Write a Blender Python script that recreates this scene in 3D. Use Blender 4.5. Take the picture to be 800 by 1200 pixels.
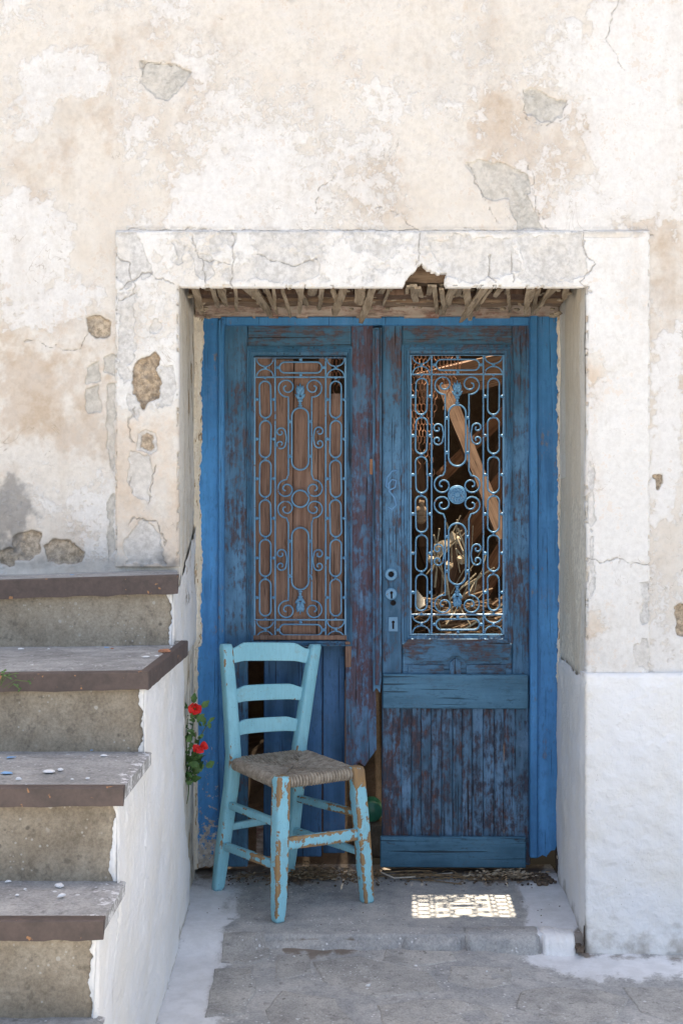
import bpy, bmesh, math, random
import numpy as np
from mathutils import Vector, Matrix
from math import radians as R, pi, sin, cos

for o in list(bpy.data.objects): bpy.data.objects.remove(o)
SC = bpy.context.scene
COL = SC.collection
random.seed(7)

# ---------------------------------------------------------------- camera, sky, sun, exposure
F, CZ = 1450.0, 1.27            # focal length in photo pixels, camera height over the threshold
cam = bpy.data.cameras.new('camera'); camo = bpy.data.objects.new('camera', cam); COL.objects.link(camo)
camo.location = (0, 0, CZ); camo.rotation_euler = (R(90), 0, 0)
cam.sensor_fit = 'VERTICAL'; cam.sensor_height = 24.0; cam.lens = F/1200*24.0
cam.clip_start = .05; cam.clip_end = 600
SC.camera = camo
SUN_EL = 74.0
w = bpy.data.worlds.new('World'); SC.world = w; w.use_nodes = True
nt = w.node_tree; nt.nodes.clear()
sky = nt.nodes.new('ShaderNodeTexSky'); sky.sky_type = 'NISHITA'; sky.sun_disc = False
sky.sun_elevation = R(SUN_EL); sky.sun_rotation = R(2.7)
sky.air_density = .8; sky.dust_density = 2.5; sky.ozone_density = 1.0
bg = nt.nodes.new('ShaderNodeBackground'); bg.inputs[1].default_value = 0.15
wo = nt.nodes.new('ShaderNodeOutputWorld')
nt.links.new(sky.outputs[0], bg.inputs[0]); nt.links.new(bg.outputs[0], wo.inputs[0])
sl = bpy.data.lights.new('sun', 'SUN'); sl.energy = 4.2; sl.angle = R(.5); sl.color = (1, .955, .88)
so = bpy.data.objects.new('sun', sl); COL.objects.link(so); so.rotation_euler = (-R(90-SUN_EL), 0, -R(2.7))
so.location = (0, 10, 20)
SC.view_settings.view_transform = 'Standard'; SC.view_settings.look = 'None'
SC.view_settings.exposure = 1.57; SC.view_settings.gamma = 1
SC.view_settings.use_white_balance = True; SC.view_settings.white_balance_temperature = 7900; SC.view_settings.white_balance_tint = 10
SC.render.engine = 'CYCLES'

# ---------------------------------------------------------------- helpers
YW, YD = 3.74, 4.34             # depth of the wall face and of the door
def P(px, py, d): return ((px-400)*d/F, d, CZ-(py-600)*d/F)
def X(px, d): return (px-400)*d/F
def Z(py, d): return CZ-(py-600)*d/F

_rng = np.random.RandomState(11)
_T = _rng.rand(256, 256)
def vn(x, y, s=0):
    x = np.asarray(x, float)+s*17.31; y = np.asarray(y, float)+s*9.73
    ix = np.floor(x).astype(int); iy = np.floor(y).astype(int)
    fx = x-ix; fy = y-iy; fx = fx*fx*(3-2*fx); fy = fy*fy*(3-2*fy)
    a = _T[ix & 255, iy & 255]; b = _T[(ix+1) & 255, iy & 255]
    c = _T[ix & 255, (iy+1) & 255]; d = _T[(ix+1) & 255, (iy+1) & 255]
    return (a*(1-fx)+b*fx)*(1-fy)+(c*(1-fx)+d*fx)*fy
def fbm(x, y, s=0, o=4, g=.5):
    t = 0; a = 1; n = 0
    for i in range(o):
        t = t+a*vn(x*2**i, y*2**i, s+i*3.7); n += a; a *= g
    return t/n
def sst(a, b, x):
    t = np.clip((x-a)/(b-a), 0, 1); return t*t*(3-2*t)
def sdf(px, py, poly):
    d = np.full(px.shape, 1e9); s = np.zeros(px.shape, bool)
    n = len(poly)
    for i in range(n):
        x0, y0 = poly[i]; x1, y1 = poly[(i+1) % n]
        ex, ey = x1-x0, y1-y0; wx, wy = px-x0, py-y0
        t = np.clip((wx*ex+wy*ey)/(ex*ex+ey*ey+1e-9), 0, 1)
        d = np.minimum(d, np.hypot(wx-ex*t, wy-ey*t))
        if abs(y1-y0) > 1e-9:
            c = ((y0 > py) != (y1 > py)) & (px < (x1-x0)*(py-y0)/(y1-y0)+x0)
            s ^= c
    return np.where(s, -d, d)
def polymask(px, py, poly, soft=5., jag=4., seed=0, fs=.09):
    out = np.zeros(px.shape)
    xs = [p[0] for p in poly]; ys = [p[1] for p in poly]; pad = 14
    m = (px > min(xs)-pad) & (px < max(xs)+pad) & (py > min(ys)-pad) & (py < max(ys)+pad)
    if not m.any(): return out
    a, b = px[m], py[m]
    d = sdf(a, b, poly)+(fbm(a*fs, b*fs, seed, 4, .6)-.5)*2*jag
    out[m] = np.clip(.5-d/(2*soft), 0, 1)
    return out
def linemask(px, py, pts, seed=0, width=6.):
    out = np.zeros(px.shape)
    xs = [p[0] for p in pts]; ys = [p[1] for p in pts]; pad = 14
    m = (px > min(xs)-pad) & (px < max(xs)+pad) & (py > min(ys)-pad) & (py < max(ys)+pad)
    if not m.any(): return out
    a = px[m]+(fbm(px[m]*.12, py[m]*.12, seed, 3)-.5)*9; b = py[m]+(fbm(px[m]*.12, py[m]*.12, seed+5, 3)-.5)*9
    d = np.full(a.shape, 1e9)
    for (x0, y0), (x1, y1) in zip(pts[:-1], pts[1:]):
        ex, ey = x1-x0, y1-y0
        t = np.clip(((a-x0)*ex+(b-y0)*ey)/(ex*ex+ey*ey), 0, 1)
        d = np.minimum(d, np.hypot(a-x0-ex*t, b-y0-ey*t))
    out[m] = np.clip(1-d/width, 0, 1)
    return out

def tag(o, label=None, cat=None, group=None, kind=None):
    if label: o['label'] = label
    if cat: o['category'] = cat
    if group: o['group'] = group
    if kind: o['kind'] = kind
    return o
def thing(name, loc, label, cat, group=None):
    o = bpy.data.objects.new(name, None); COL.objects.link(o); o.location = loc; o.empty_display_size = .1
    return tag(o, label, cat, group)
def offs(parent):
    v = Vector((0, 0, 0)); p = parent
    while p is not None: v += p.location; p = p.parent
    return v
def link(name, me, mat, parent=None, loc=None):
    if mat: 
        me.materials.clear(); me.materials.append(mat)
    o = bpy.data.objects.new(name, me); COL.objects.link(o); o.parent = parent
    if loc is not None: o.location = loc
    return o
def mesh(name, vs, fs, mat, parent=None, smooth=False, attrs=None, origin=None):
    """vs in world coordinates; stored relative to the parent"""
    off = offs(parent)
    org = Vector(origin)-off if origin is not None else Vector((0, 0, 0))
    me = bpy.data.meshes.new(name)
    if isinstance(vs, np.ndarray):
        v = vs-np.array(off+org)
        f = np.asarray(fs, np.int32)
        me.vertices.add(len(v)); me.vertices.foreach_set('co', v.astype(np.float32).ravel())
        me.loops.add(f.size); me.loops.foreach_set('vertex_index', f.ravel())
        me.polygons.add(len(f)); me.polygons.foreach_set('loop_start', np.arange(0, f.size, 4, dtype=np.int32))
        me.update(calc_edges=True)
    else:
        me.from_pydata([tuple(Vector(p)-off-org) for p in vs], [], fs); me.update()
    if attrs:
        for k, a in attrs.items():
            at = me.color_attributes.new(k, 'FLOAT_COLOR', 'POINT'); at.data.foreach_set('color', a.astype(np.float32).ravel())
    if smooth: me.polygons.foreach_set('use_smooth', [True]*len(me.polygons))
    return link(name, me, mat, parent, org if origin is not None else None)
def grid(name, X3, Y3, Z3, mat, parent=None, keep=None, attrs=None, flip=False, smooth=True):
    n, m = X3.shape
    v = np.stack([X3, Y3, Z3], -1).reshape(-1, 3)
    i = np.arange(n*m).reshape(n, m)
    f = np.stack([i[:-1, :-1], i[1:, :-1], i[1:, 1:], i[:-1, 1:]], -1).reshape(-1, 4)
    if keep is not None: f = f[keep.reshape(-1)]
    if flip: f = f[:, ::-1]
    used = np.zeros(n*m, bool); used[f.ravel()] = True
    remap = np.cumsum(used)-1
    a2 = {k: a.reshape(-1, 4)[used] for k, a in attrs.items()} if attrs else None
    return mesh(name, v[used], remap[f], mat, parent, smooth, a2)
def rgba(*a):
    a = list(a)
    while len(a) < 4: a.append(np.zeros_like(a[0]))
    return np.stack(a, -1)

class MB:
    def __init__(s): s.v = []; s.f = []
    def add(s, vs, fs):
        n = len(s.v); s.v += [tuple(p) for p in vs]; s.f += [tuple(i+n for i in f) for f in fs]; return s
    def box(s, x0, x1, y0, y1, z0, z1, c=.002, M=None, jit=0):
        """box with chamfered edges"""
        c = min(c, abs(x1-x0)*.45, abs(y1-y0)*.45, abs(z1-z0)*.45)
        bm = bmesh.new(); bmesh.ops.create_cube(bm, size=1)
        for v in bm.verts:
            v.co = Vector((x0+(v.co.x+.5)*(x1-x0), y0+(v.co.y+.5)*(y1-y0), z0+(v.co.z+.5)*(z1-z0)))
            if jit: v.co += Vector([random.uniform(-jit, jit) for _ in range(3)])
        if c > 0: bmesh.ops.bevel(bm, geom=list(bm.edges), offset=c, segments=1, affect='EDGES')
        if M is not None: bmesh.ops.transform(bm, matrix=M, verts=bm.verts)
        bm.verts.index_update()
        s.add([v.co for v in bm.verts], [[v.index for v in f.verts] for f in bm.faces]); bm.free(); return s
    def tube(s, pts, r, n=6, closed=False, caps=True):
        pts = [Vector(p) for p in pts]; N = len(pts)
        rr = r if isinstance(r, (list, tuple)) else [r]*N
        vs = []; fs = []; up = None
        for i in range(N):
            if closed: t = pts[(i+1) % N]-pts[i-1]
            else: t = pts[min(i+1, N-1)]-pts[max(i-1, 0)]
            t.normalize()
            if up is None:
                up = Vector((0, 1, 0)) if abs(t.y) < .9 else Vector((1, 0, 0))
            a = (up-t*up.dot(t)).normalized(); b = t.cross(a); up = a
            for k in range(n):
                q = 2*pi*k/n+pi/n
                vs.append(pts[i]+a*cos(q)*rr[i]+b*sin(q)*rr[i])
        for i in range(N if closed else N-1):
            j = (i+1) % N
            for k in range(n):
                l = (k+1) % n; fs.append((i*n+k, i*n+l, j*n+l, j*n+k))
        if caps and not closed: fs.append(tuple(range(n))[::-1]); fs.append(tuple((N-1)*n+k for k in range(n)))
        return s.add(vs, fs)
    def ball(s, c, r, sq=(1, 1, 1), n=8, m=5):
        vs = []; fs = []
        for i in range(1, m):
            for k in range(n):
                a = pi*i/m; b = 2*pi*k/n
                vs.append((c[0]+r*sq[0]*sin(a)*cos(b), c[1]+r*sq[1]*sin(a)*sin(b), c[2]+r*sq[2]*cos(a)))
        vs += [(c[0], c[1], c[2]+r*sq[2]), (c[0], c[1], c[2]-r*sq[2])]; T = len(vs)-2
        for i in range(m-2):
            for k in range(n): fs.append((i*n+k, (i+1)*n+k, (i+1)*n+(k+1) % n, i*n+(k+1) % n))
        for k in range(n):
            fs.append((T, k, (k+1) % n)); fs.append((T+1, (m-2)*n+(k+1) % n, (m-2)*n+k))
        return s.add(vs, fs)
    def prism(s, poly, y0, y1):
        """polygon in x,z extruded along y (front y0)"""
        n = len(poly); vs = [(p[0], y0, p[1]) for p in poly]+[(p[0], y1, p[1]) for p in poly]
        fs = [tuple(range(n)), tuple(range(2*n-1, n-1, -1))]+[(i, i+n, (i+1) % n+n, (i+1) % n) for i in range(n)]
        return s.add(vs, fs)
    def obj(s, name, mat, parent=None, smooth=False, origin=None):
        o = mesh(name, s.v, s.f, mat, parent, smooth, None, origin)
        bm = bmesh.new(); bm.from_mesh(o.data); bmesh.ops.recalc_face_normals(bm, faces=bm.faces); bm.to_mesh(o.data); bm.free()
        return o
def dup(root, loc, rot=None, scale=None, label=None):
    r = root.copy(); COL.objects.link(r); r.location = loc
    if rot is not None: r.rotation_euler = rot
    if scale is not None: r.scale = scale
    if label: r['label'] = label
    return r

# ---------------------------------------------------------------- materials
class NT:
    def __init__(s, name):
        s.m = bpy.data.materials.new(name); s.m.use_nodes = True; s.t = s.m.node_tree
        s.b = s.t.nodes['Principled BSDF']; s.tc = s.t.nodes.new('ShaderNodeTexCoord')
        s.oi = None
    def L(s, a, b): s.t.links.new(a, b)
    def put(s, sock, v):
        if isinstance(v, (int, float)):
            try: sock.default_value = v
            except TypeError: sock.default_value = (v, v, v)
        elif isinstance(v, (tuple, list)):
            sock.default_value = tuple(v) if len(sock.default_value) == len(v) else tuple(v)+(1,)
        else: s.L(v, sock)
    def vec(s, sc=(1, 1, 1), rnd=True, rot=None, src='Object'):
        mp = s.t.nodes.new('ShaderNodeMapping'); s.L(s.tc.outputs[src], mp.inputs[0])
        mp.inputs['Scale'].default_value = sc
        if rot: mp.inputs['Rotation'].default_value = rot
        if rnd:
            if s.oi is None:
                s.oi = s.t.nodes.new('ShaderNodeObjectInfo')
                s.om = s.math('MULTIPLY', s.oi.outputs['Random'], 37.0)
            s.L(s.om, mp.inputs['Location'])
        return mp.outputs[0]
    def noise(s, v, scale=5, det=5, rough=.55, dist=0):
        n = s.t.nodes.new('ShaderNodeTexNoise'); s.L(v, n.inputs['Vector'])
        n.inputs['Scale'].default_value = scale; n.inputs['Detail'].default_value = det
        n.inputs['Roughness'].default_value = rough; n.inputs['Distortion'].default_value = dist
        return n.outputs['Fac']
    def vor(s, v, scale=5, feat='F1', rnd=1.):
        n = s.t.nodes.new('ShaderNodeTexVoronoi'); n.feature = feat; s.L(v, n.inputs['Vector'])
        n.inputs['Scale'].default_value = scale; n.inputs['Randomness'].default_value = rnd
        return n.outputs['Distance']
    def math(s, op, a, b=0., c=0., clamp=False):
        n = s.t.nodes.new('ShaderNodeMath'); n.operation = op; n.use_clamp = clamp
        s.put(n.inputs[0], a); s.put(n.inputs[1], b)
        if len(n.inputs) > 2: s.put(n.inputs[2], c)
        return n.outputs[0]
    def step(s, x, a, b, lo=0., hi=1.):
        n = s.t.nodes.new('ShaderNodeMapRange'); n.interpolation_type = 'SMOOTHSTEP'
        s.put(n.inputs[0], x); n.inputs[1].default_value = a; n.inputs[2].default_value = b
        n.inputs[3].default_value = lo; n.inputs[4].default_value = hi
        return n.outputs[0]
    def mix(s, f, a, b, mode='MIX'):
        n = s.t.nodes.new('ShaderNodeMix'); n.data_type = 'RGBA'; n.blend_type = mode
        s.put(n.inputs[0], f); s.put(n.inputs[6], a); s.put(n.inputs[7], b); return n.outputs[2]
    def attr(s, name):
        n = s.t.nodes.new('ShaderNodeAttribute'); n.attribute_name = name
        q = s.t.nodes.new('ShaderNodeSeparateColor'); s.L(n.outputs['Color'], q.inputs[0])
        return q.outputs[0], q.outputs[1], q.outputs[2], n.outputs['Alpha']
    def sep(s, v):
        q = s.t.nodes.new('ShaderNodeSeparateXYZ'); s.L(v, q.inputs[0]); return q.outputs
    def bump(s, h, dist=.003, st=1.):
        n = s.t.nodes.new('ShaderNodeBump'); n.inputs['Strength'].default_value = st
        n.inputs['Distance'].default_value = dist; s.L(h, n.inputs['Height']); s.L(n.outputs[0], s.b.inputs['Normal'])
    def out(s, col, rough=.9, spec=.25, metal=0):
        s.put(s.b.inputs['Base Color'], col); s.put(s.b.inputs['Roughness'], rough)
        s.b.inputs['Specular IOR Level'].default_value = spec; s.put(s.b.inputs['Metallic'], metal)
        return s.m
def add(n, *a):
    r = a[0]
    for b in a[1:]: r = n.math('ADD', r, b)
    return r

def mat_plaster(name, white=(.78, .775, .765), cream=(.715, .665, .60), tan=(.56, .45, .35), grey=(.445, .43, .395), hole=(.34, .28, .215)):
    n = NT(name); v = n.vec(rnd=False)
    r, g, b, a = n.attr('fa'); cr, gr, h2, _ = n.attr('fb')
    f1 = n.noise(v, 28, 6, .65); f2 = n.noise(v, 110, 4, .6); f3 = n.noise(v, 9, 5, .6)
    f4 = n.noise(v, 60, 6, .7); f5 = n.noise(v, 4, 6, .7)
    fj = add(n, n.math('MULTIPLY', n.math('SUBTRACT', f1, .5), .75), n.math('MULTIPLY', n.math('SUBTRACT', f2, .5), .3), n.math('MULTIPLY', n.math('SUBTRACT', f5, .5), .5))
    wm = n.math('ADD', n.math('MULTIPLY', n.step(n.math('ADD', a, fj), .465, .525), .46), n.math('MULTIPLY', n.step(n.math('ADD', a, fj), .26, .78), .50))
    tm = n.step(add(n, r, n.math('MULTIPLY', n.math('SUBTRACT', f1, .5), .9), n.math('MULTIPLY', n.math('SUBTRACT', f3, .5), .5)), .3, .95)
    c = n.mix(tm, cream, tan)
    c = n.mix(n.step(f3, .35, .65, 0, .28), c, white)
    tb = n.step(add(n, n.math('MULTIPLY', n.noise(v, 5.5, 7, .62, .3), .7), n.math('MULTIPLY', f4, .3)), .49, .62)
    c = n.mix(n.math('MULTIPLY', tb, .42), c, tuple((p_+q_)/2 for p_, q_ in zip(cream, tan)))
    c = n.mix(n.math('MULTIPLY', wm, .86), c, white)
    lip = n.math('SUBTRACT', n.math('ADD', a, fj), .495)
    lipm = n.math('MULTIPLY', n.step(n.math('ABSOLUTE', n.math('ADD', lip, .012)), .0, .016, 1, 0), n.step(n.noise(v, 8, 3), .42, .58))
    c = n.mix(n.math('MULTIPLY', lipm, .18), c, tuple(k*.8 for k in tan))
    # small flakes of limewash off, tea-coloured stains, vertical rain streaks
    fl = n.step(add(n, n.math('MULTIPLY', f4, .6), n.math('MULTIPLY', f3, .4)), .555, .60)
    c = n.mix(n.math('MULTIPLY', fl, .38), c, tan)
    fl2 = n.step(n.noise(v, 34, 7, .75, .4), .60, .635)
    c = n.mix(n.math('MULTIPLY', fl2, .34), c, tuple(k*.78 for k in cream))
    stn = n.step(n.noise(n.vec((1, 1, .22), False), 11, 6, .65), .5, .72)
    c = n.mix(n.math('MULTIPLY', stn, .22), c, tuple(k*.8 for k in tan))
    hc_ = n.math('ABSOLUTE', n.math('SUBTRACT', n.noise(v, 6, 4, .6, .8), .5))
    hcm = n.math('MULTIPLY', n.step(hc_, .0, .004, 1, 0), n.step(n.noise(v, 3.1, 2), .54, .60))
    c = n.mix(n.math('MULTIPLY', hcm, .5), c, tuple(k*.55 for k in tan))
    gj = add(n, n.math('MULTIPLY', n.math('SUBTRACT', f2, .5), .3), n.math('MULTIPLY', n.math('SUBTRACT', f1, .5), .5))
    gm = n.step(n.math('ADD', g, gj), .40, .54)
    gc = n.mix(n.step(f4, .35, .65), grey, tuple(min(1, k*1.3) for k in grey)); gc = n.mix(n.step(f3, .45, .62, 0, .5), gc, cream)
    c = n.mix(n.math('MULTIPLY', gm, .82), c, gc)
    hm = n.step(n.math('ADD', b, n.math('MULTIPLY', gj, .35)), .42, .56)
    hc = n.mix(n.step(f4, .38, .62), hole, tuple(k*1.7 for k in hole)); hc = n.mix(n.step(f2, .55, .65, 0, .5), hc, tuple(k*.6 for k in hole))
    c = n.mix(hm, c, hc)
    # grime: mould blotches, and the shadow line painted over the surround
    gm2 = n.step(n.math('MULTIPLY', gr, n.math('ADD', .35, f1)), .18, .75)
    c = n.mix(n.math('MULTIPLY', gm2, .75), c, (.23, .225, .22))
    # thin yellow-grey speckle, small pits
    sp = n.step(n.vor(n.vec((1, 1, 1), False), 55), .0, .13, 1, 0)
    sp = n.math('MULTIPLY', sp, n.step(n.noise(v, 13, 2), .56, .66))
    c = n.mix(n.math('MULTIPLY', sp, .5), c, (.35, .31, .27))
    gz = n.step(n.math('ADD', n.math('MULTIPLY', n.noise(v, 2.2, 5, .65), .6), n.math('MULTIPLY', n.noise(v, 26, 6, .75), .4)), .53, .62)
    c = n.mix(n.math('MULTIPLY', gz, .22), c, (.50, .47, .43))
    ck = n.step(n.math('ADD', cr, n.math('MULTIPLY', n.math('SUBTRACT', f2, .5), .25)), .74, .93)
    c = n.mix(n.math('MULTIPLY', ck, .45), c, (.33, .285, .235))
    c = n.mix(.30, c, n.mix(n.step(f4, .25, .7), (.55, .52, .48), (1, 1, 1)), 'MULTIPLY')
    hgt = add(n, n.math('MULTIPLY', f1, .5), n.math('MULTIPLY', f2, .25), n.math('MULTIPLY', wm, .7), n.math('MULTIPLY', gm, -.8),
              n.math('MULTIPLY', hm, -1.2), n.math('MULTIPLY', ck, -1.2), n.math('MULTIPLY', n.noise(v, 300, 2), .12))
    n.bump(hgt, .0035, .8)
    return n.out(c, .92, .15)
def mat_whitewash(name, base=(.88, .885, .89), warm=(.86, .84, .80), grime_shade=.25):
    n = NT(name); v = n.vec(rnd=False)
    r, g, b, a = n.attr('fa')      # r: dirt, g: bare plaster, b: hole
    f1 = n.noise(v, 22, 6, .6); f2 = n.noise(v, 90, 4, .6); f3 = n.noise(v, 5, 4, .55)
    c = n.mix(n.step(f3, .35, .7), base, warm)
    dm = n.step(n.math('ADD', r, n.math('MULTIPLY', n.math('SUBTRACT', f1, .5), 1.)), .35, .8)
    c = n.mix(n.math('MULTIPLY', dm, .8), c, (.42, .38, .33))
    bm_ = n.step(n.math('ADD', g, n.math('MULTIPLY', n.math('SUBTRACT', f2, .5), .4)), .44, .56)
    bc = n.mix(n.step(f1, .3, .7), (.50, .42, .33), (.66, .57, .46))
    c = n.mix(n.math('MULTIPLY', bm_, .92), c, bc)
    hm = n.step(n.math('ADD', b, n.math('MULTIPLY', n.math('SUBTRACT', f2, .5), .3)), .44, .56)
    c = n.mix(hm, c, (.13, .10, .08))
    spk = n.math('MULTIPLY', n.step(n.vor(v, 48), .03, .10, 1, 0), n.step(n.noise(v, 7, 3), .52, .60))
    c = n.mix(n.math('MULTIPLY', spk, .6), c, (.35, .31, .27))
    c = n.mix(grime_shade*.6, c, n.mix(f1, (.55, .54, .52), (1, 1, 1)), 'MULTIPLY')
    ridge = add(n, n.math('MULTIPLY', n.noise(n.vec((1, 1, .7), False), 38, 5, .65, .4), .7), n.math('MULTIPLY', n.noise(v, 85, 4, .6), .6))
    n.bump(add(n, n.math('MULTIPLY', ridge, 1.), n.math('MULTIPLY', f2, .3), n.math('MULTIPLY', bm_, -.8), n.math('MULTIPLY', hm, -1.5)), .006, 1.0)
    return n.out(c, .9, .15)
def mat_paint(name, blue=(.06, .19, .38), blue2=(.03, .10, .20), under=(.17, .07, .06), under2=(.20, .18, .17), peel=.45, grain='z', white=0., soft=.10, dirt=.35):
    """old oil paint flaking off along the grain of the wood"""
    n = NT(name)
    k = .07
    gp = n.t.nodes.new('ShaderNodeNewGeometry'); pz = n.sep(gp.outputs['Position'])[2]
    sc = {'z': (1, 1, k), 'x': (k, 1, 1)}[grain]
    vg = n.vec(sc); v = n.vec()
    g1 = n.noise(vg, 95, 5, .65); g2 = n.noise(vg, 260, 3, .6); g3 = n.noise(vg, 22, 4, .6)
    p1 = n.noise(v, 6.5, 5, .62, .4); p2 = n.noise(v, 38, 5, .65)
    p3 = n.noise(n.vec((1, 1, .4) if grain == 'z' else (.4, 1, 1)), 85, 5, .7, .3)
    fld = add(n, n.math('MULTIPLY', g1, .22), n.math('MULTIPLY', p1, .34), n.math('MULTIPLY', p2, .14), n.math('MULTIPLY', p3, .24), n.math('MULTIPLY', g3, .10))
    th = .70-.34*peel
    pm = n.step(fld, th-soft*.35, th+soft*.5)
    thin = n.step(fld, th-.10, th+.02)
    pc = n.mix(n.step(n.noise(v, 3.3, 4, .6), .35, .65), blue, blue2)
    pc = n.mix(n.step(g3, .35, .7, 0, .45), pc, tuple(min(1, c*1.6+.02) for c in blue))
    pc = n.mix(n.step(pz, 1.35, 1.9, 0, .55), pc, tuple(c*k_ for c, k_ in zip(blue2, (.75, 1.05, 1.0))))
    pc = n.mix(n.math('MULTIPLY', n.step(n.noise(v, 11, 6, .7), .5, .62), .35), pc, tuple(c*1.5+.01 for c in blue2))
    pc = n.mix(n.math('MULTIPLY', n.step(p3, .54, .62), .4), pc, blue2)
    pc = n.mix(n.math('MULTIPLY', thin, .55), pc, blue2)
    pc = n.mix(n.math('MULTIPLY', n.step(n.math('ADD', n.math('MULTIPLY', p3, .5), n.math('MULTIPLY', n.noise(v, 5, 5, .65), .5)), .52, .64), .22), pc, tuple(c*.8+.12 for c in blue))
    uc = n.mix(n.step(n.math('ADD', n.math('MULTIPLY', p2, .5), n.math('MULTIPLY', g1, .5)), .42, .58), under, under2)
    uc = n.mix(n.step(g2, .35, .65, 0, .45), uc, (.04, .03, .03))
    c = n.mix(pm, pc, uc)
    # dirt in the grain and hairline checks
    chk = n.step(n.noise(n.vec({'z': (1, 1, .02), 'x': (.02, 1, 1)}[grain]), 150, 2, .5), .64, .72)
    c = n.mix(n.math('MULTIPLY', chk, .75), c, (.02, .018, .018))
    c = n.mix(dirt, c, n.mix(p2, (.35, .33, .32), (1, 1, 1)), 'MULTIPLY')
    if white:
        z = pz
        wf = add(n, n.math('MULTIPLY', n.noise(v, 46, 5, .7), .85), n.step(z, .02, .26, white*1.7, 0), n.step(z, .25, .72, white*.55, 0), n.math('MULTIPLY', n.noise(v, 7, 3), .35))
        wm = n.step(wf, .765, .80)
        c = n.mix(wm, c, n.mix(n.step(p2, .4, .6), (.62, .60, .57), (.40, .35, .30)))
    n.bump(add(n, n.math('MULTIPLY', g1, .45), n.math('MULTIPLY', g2, .25), n.math('MULTIPLY', pm, -.5), n.math('MULTIPLY', chk, -1.), n.math('MULTIPLY', p2, .2)), .0022, .9)
    return n.out(c, n.step(pm, 0, 1, .55, .9), .3)
def mat_wood(name, a, b, grain=(1, 1, .05), gap=(.03, .02, .015), rough=.85):
    n = NT(name); vg = n.vec(grain); v = n.vec()
    g1 = n.noise(vg, 70, 5, .65, .3); g2 = n.noise(vg, 220, 3); p = n.noise(v, 9, 5, .6)
    c = n.mix(n.step(g1, .3, .7), a, b)
    c = n.mix(n.step(g2, .55, .7, 0, .6), c, gap)
    c = n.mix(.6, c, n.mix(p, (.35, .35, .35), (1.25, 1.25, 1.25)), 'MULTIPLY')
    n.bump(add(n, g1, n.math('MULTIPLY', g2, .5)), .002, .9)
    return n.out(c, rough, .2)
def mat_concrete(name, a, b, flecks=True, dark=(.08, .075, .07), chips=(.7, .72, .74), blue=True, scale=1.):
    n = NT(name); v = n.vec(rnd=False)
    f0 = n.noise(v, 3.2*scale, 4, .6); f1 = n.noise(v, 16*scale, 7, .72); f2 = n.noise(v, 150*scale, 4, .75); f3 = n.noise(v, 45*scale, 4, .6)
    c = n.mix(n.step(n.math('ADD', n.math('MULTIPLY', f0, .5), n.math('MULTIPLY', f1, .5)), .38, .62), a, b)
    st = n.step(n.noise(n.vec((1, 1, .5), False), 7*scale, 6, .7, .5), .48, .68)
    c = n.mix(n.math('MULTIPLY', st, .45), c, tuple(k*.55 for k in a))
    c = n.mix(n.step(f3, .56, .70, 0, .4), c, dark)
    c = n.mix(.5, c, n.mix(n.step(f2, .3, .7), (.5, .5, .5), (1.2, 1.2, 1.2)), 'MULTIPLY')
    if flecks:
        wv = n.vor(v, 24*scale); wn = n.step(n.noise(v, 5, 3), .50, .60)
        wm = n.math('MULTIPLY', n.step(n.math('ADD', wv, n.math('MULTIPLY', f2, .2)), .20, .23, 1, 0), wn)
        c = n.mix(n.math('MULTIPLY', wm, .8), c, chips)
        wv = n.vor(v, 75*scale); wn = n.step(n.noise(v, 11, 3), .53, .60)
        wm = n.math('MULTIPLY', n.step(wv, .16, .22, 1, 0), wn)
        c = n.mix(n.math('MULTIPLY', wm, .75), c, chips)
        dv = n.vor(n.vec((1, 1, 1), False, (.4, .2, .1)), 30*scale); dm = n.math('MULTIPLY', n.step(dv, .1, .2, 1, 0), n.step(f1, .5, .6))
        c = n.mix(n.math('MULTIPLY', dm, .7), c, dark)
    n.bump(add(n, n.math('MULTIPLY', f2, .5), n.math('MULTIPLY', f1, .6), n.math('MULTIPLY', f3, .5)), .004, .8)
    return n.out(c, .93, .15), n

M = {}
M['plaster'] = mat_plaster('old_plaster')
M['band'] = mat_plaster('surround_plaster', white=(.80, .795, .78), cream=(.745, .70, .635), tan=(.68, .55, .43), grey=(.53, .52, .505), hole=(.33, .26, .19))
M['reveal'] = mat_plaster('reveal_plaster', white=(.88, .84, .76), cream=(.80, .71, .575), tan=(.66, .55, .40), grey=(.72, .67, .57), hole=(.36, .27, .18))
M['wash'] = mat_whitewash('whitewash')
M['stone'] = mat_plaster('rubble', white=(.6, .52, .42), cream=(.5, .42, .33), tan=(.4, .32, .24))
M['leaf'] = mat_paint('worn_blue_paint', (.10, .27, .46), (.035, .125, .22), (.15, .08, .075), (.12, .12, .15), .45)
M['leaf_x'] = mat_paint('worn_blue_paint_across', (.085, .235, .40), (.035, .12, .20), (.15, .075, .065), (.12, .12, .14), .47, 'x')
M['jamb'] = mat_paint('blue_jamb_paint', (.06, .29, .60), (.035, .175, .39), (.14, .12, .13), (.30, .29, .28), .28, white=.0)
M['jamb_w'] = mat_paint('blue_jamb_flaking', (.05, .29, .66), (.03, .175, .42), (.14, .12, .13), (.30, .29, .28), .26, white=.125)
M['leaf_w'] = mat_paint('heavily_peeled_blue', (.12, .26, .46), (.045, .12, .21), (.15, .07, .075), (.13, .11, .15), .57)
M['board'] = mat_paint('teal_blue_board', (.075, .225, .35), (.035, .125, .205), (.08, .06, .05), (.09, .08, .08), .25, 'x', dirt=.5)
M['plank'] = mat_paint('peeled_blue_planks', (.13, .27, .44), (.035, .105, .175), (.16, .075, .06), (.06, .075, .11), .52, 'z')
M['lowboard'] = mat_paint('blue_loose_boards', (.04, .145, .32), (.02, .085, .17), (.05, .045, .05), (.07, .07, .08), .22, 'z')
M['brown'] = mat_wood('brown_boards', (.21, .12, .09), (.36, .235, .18))
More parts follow.
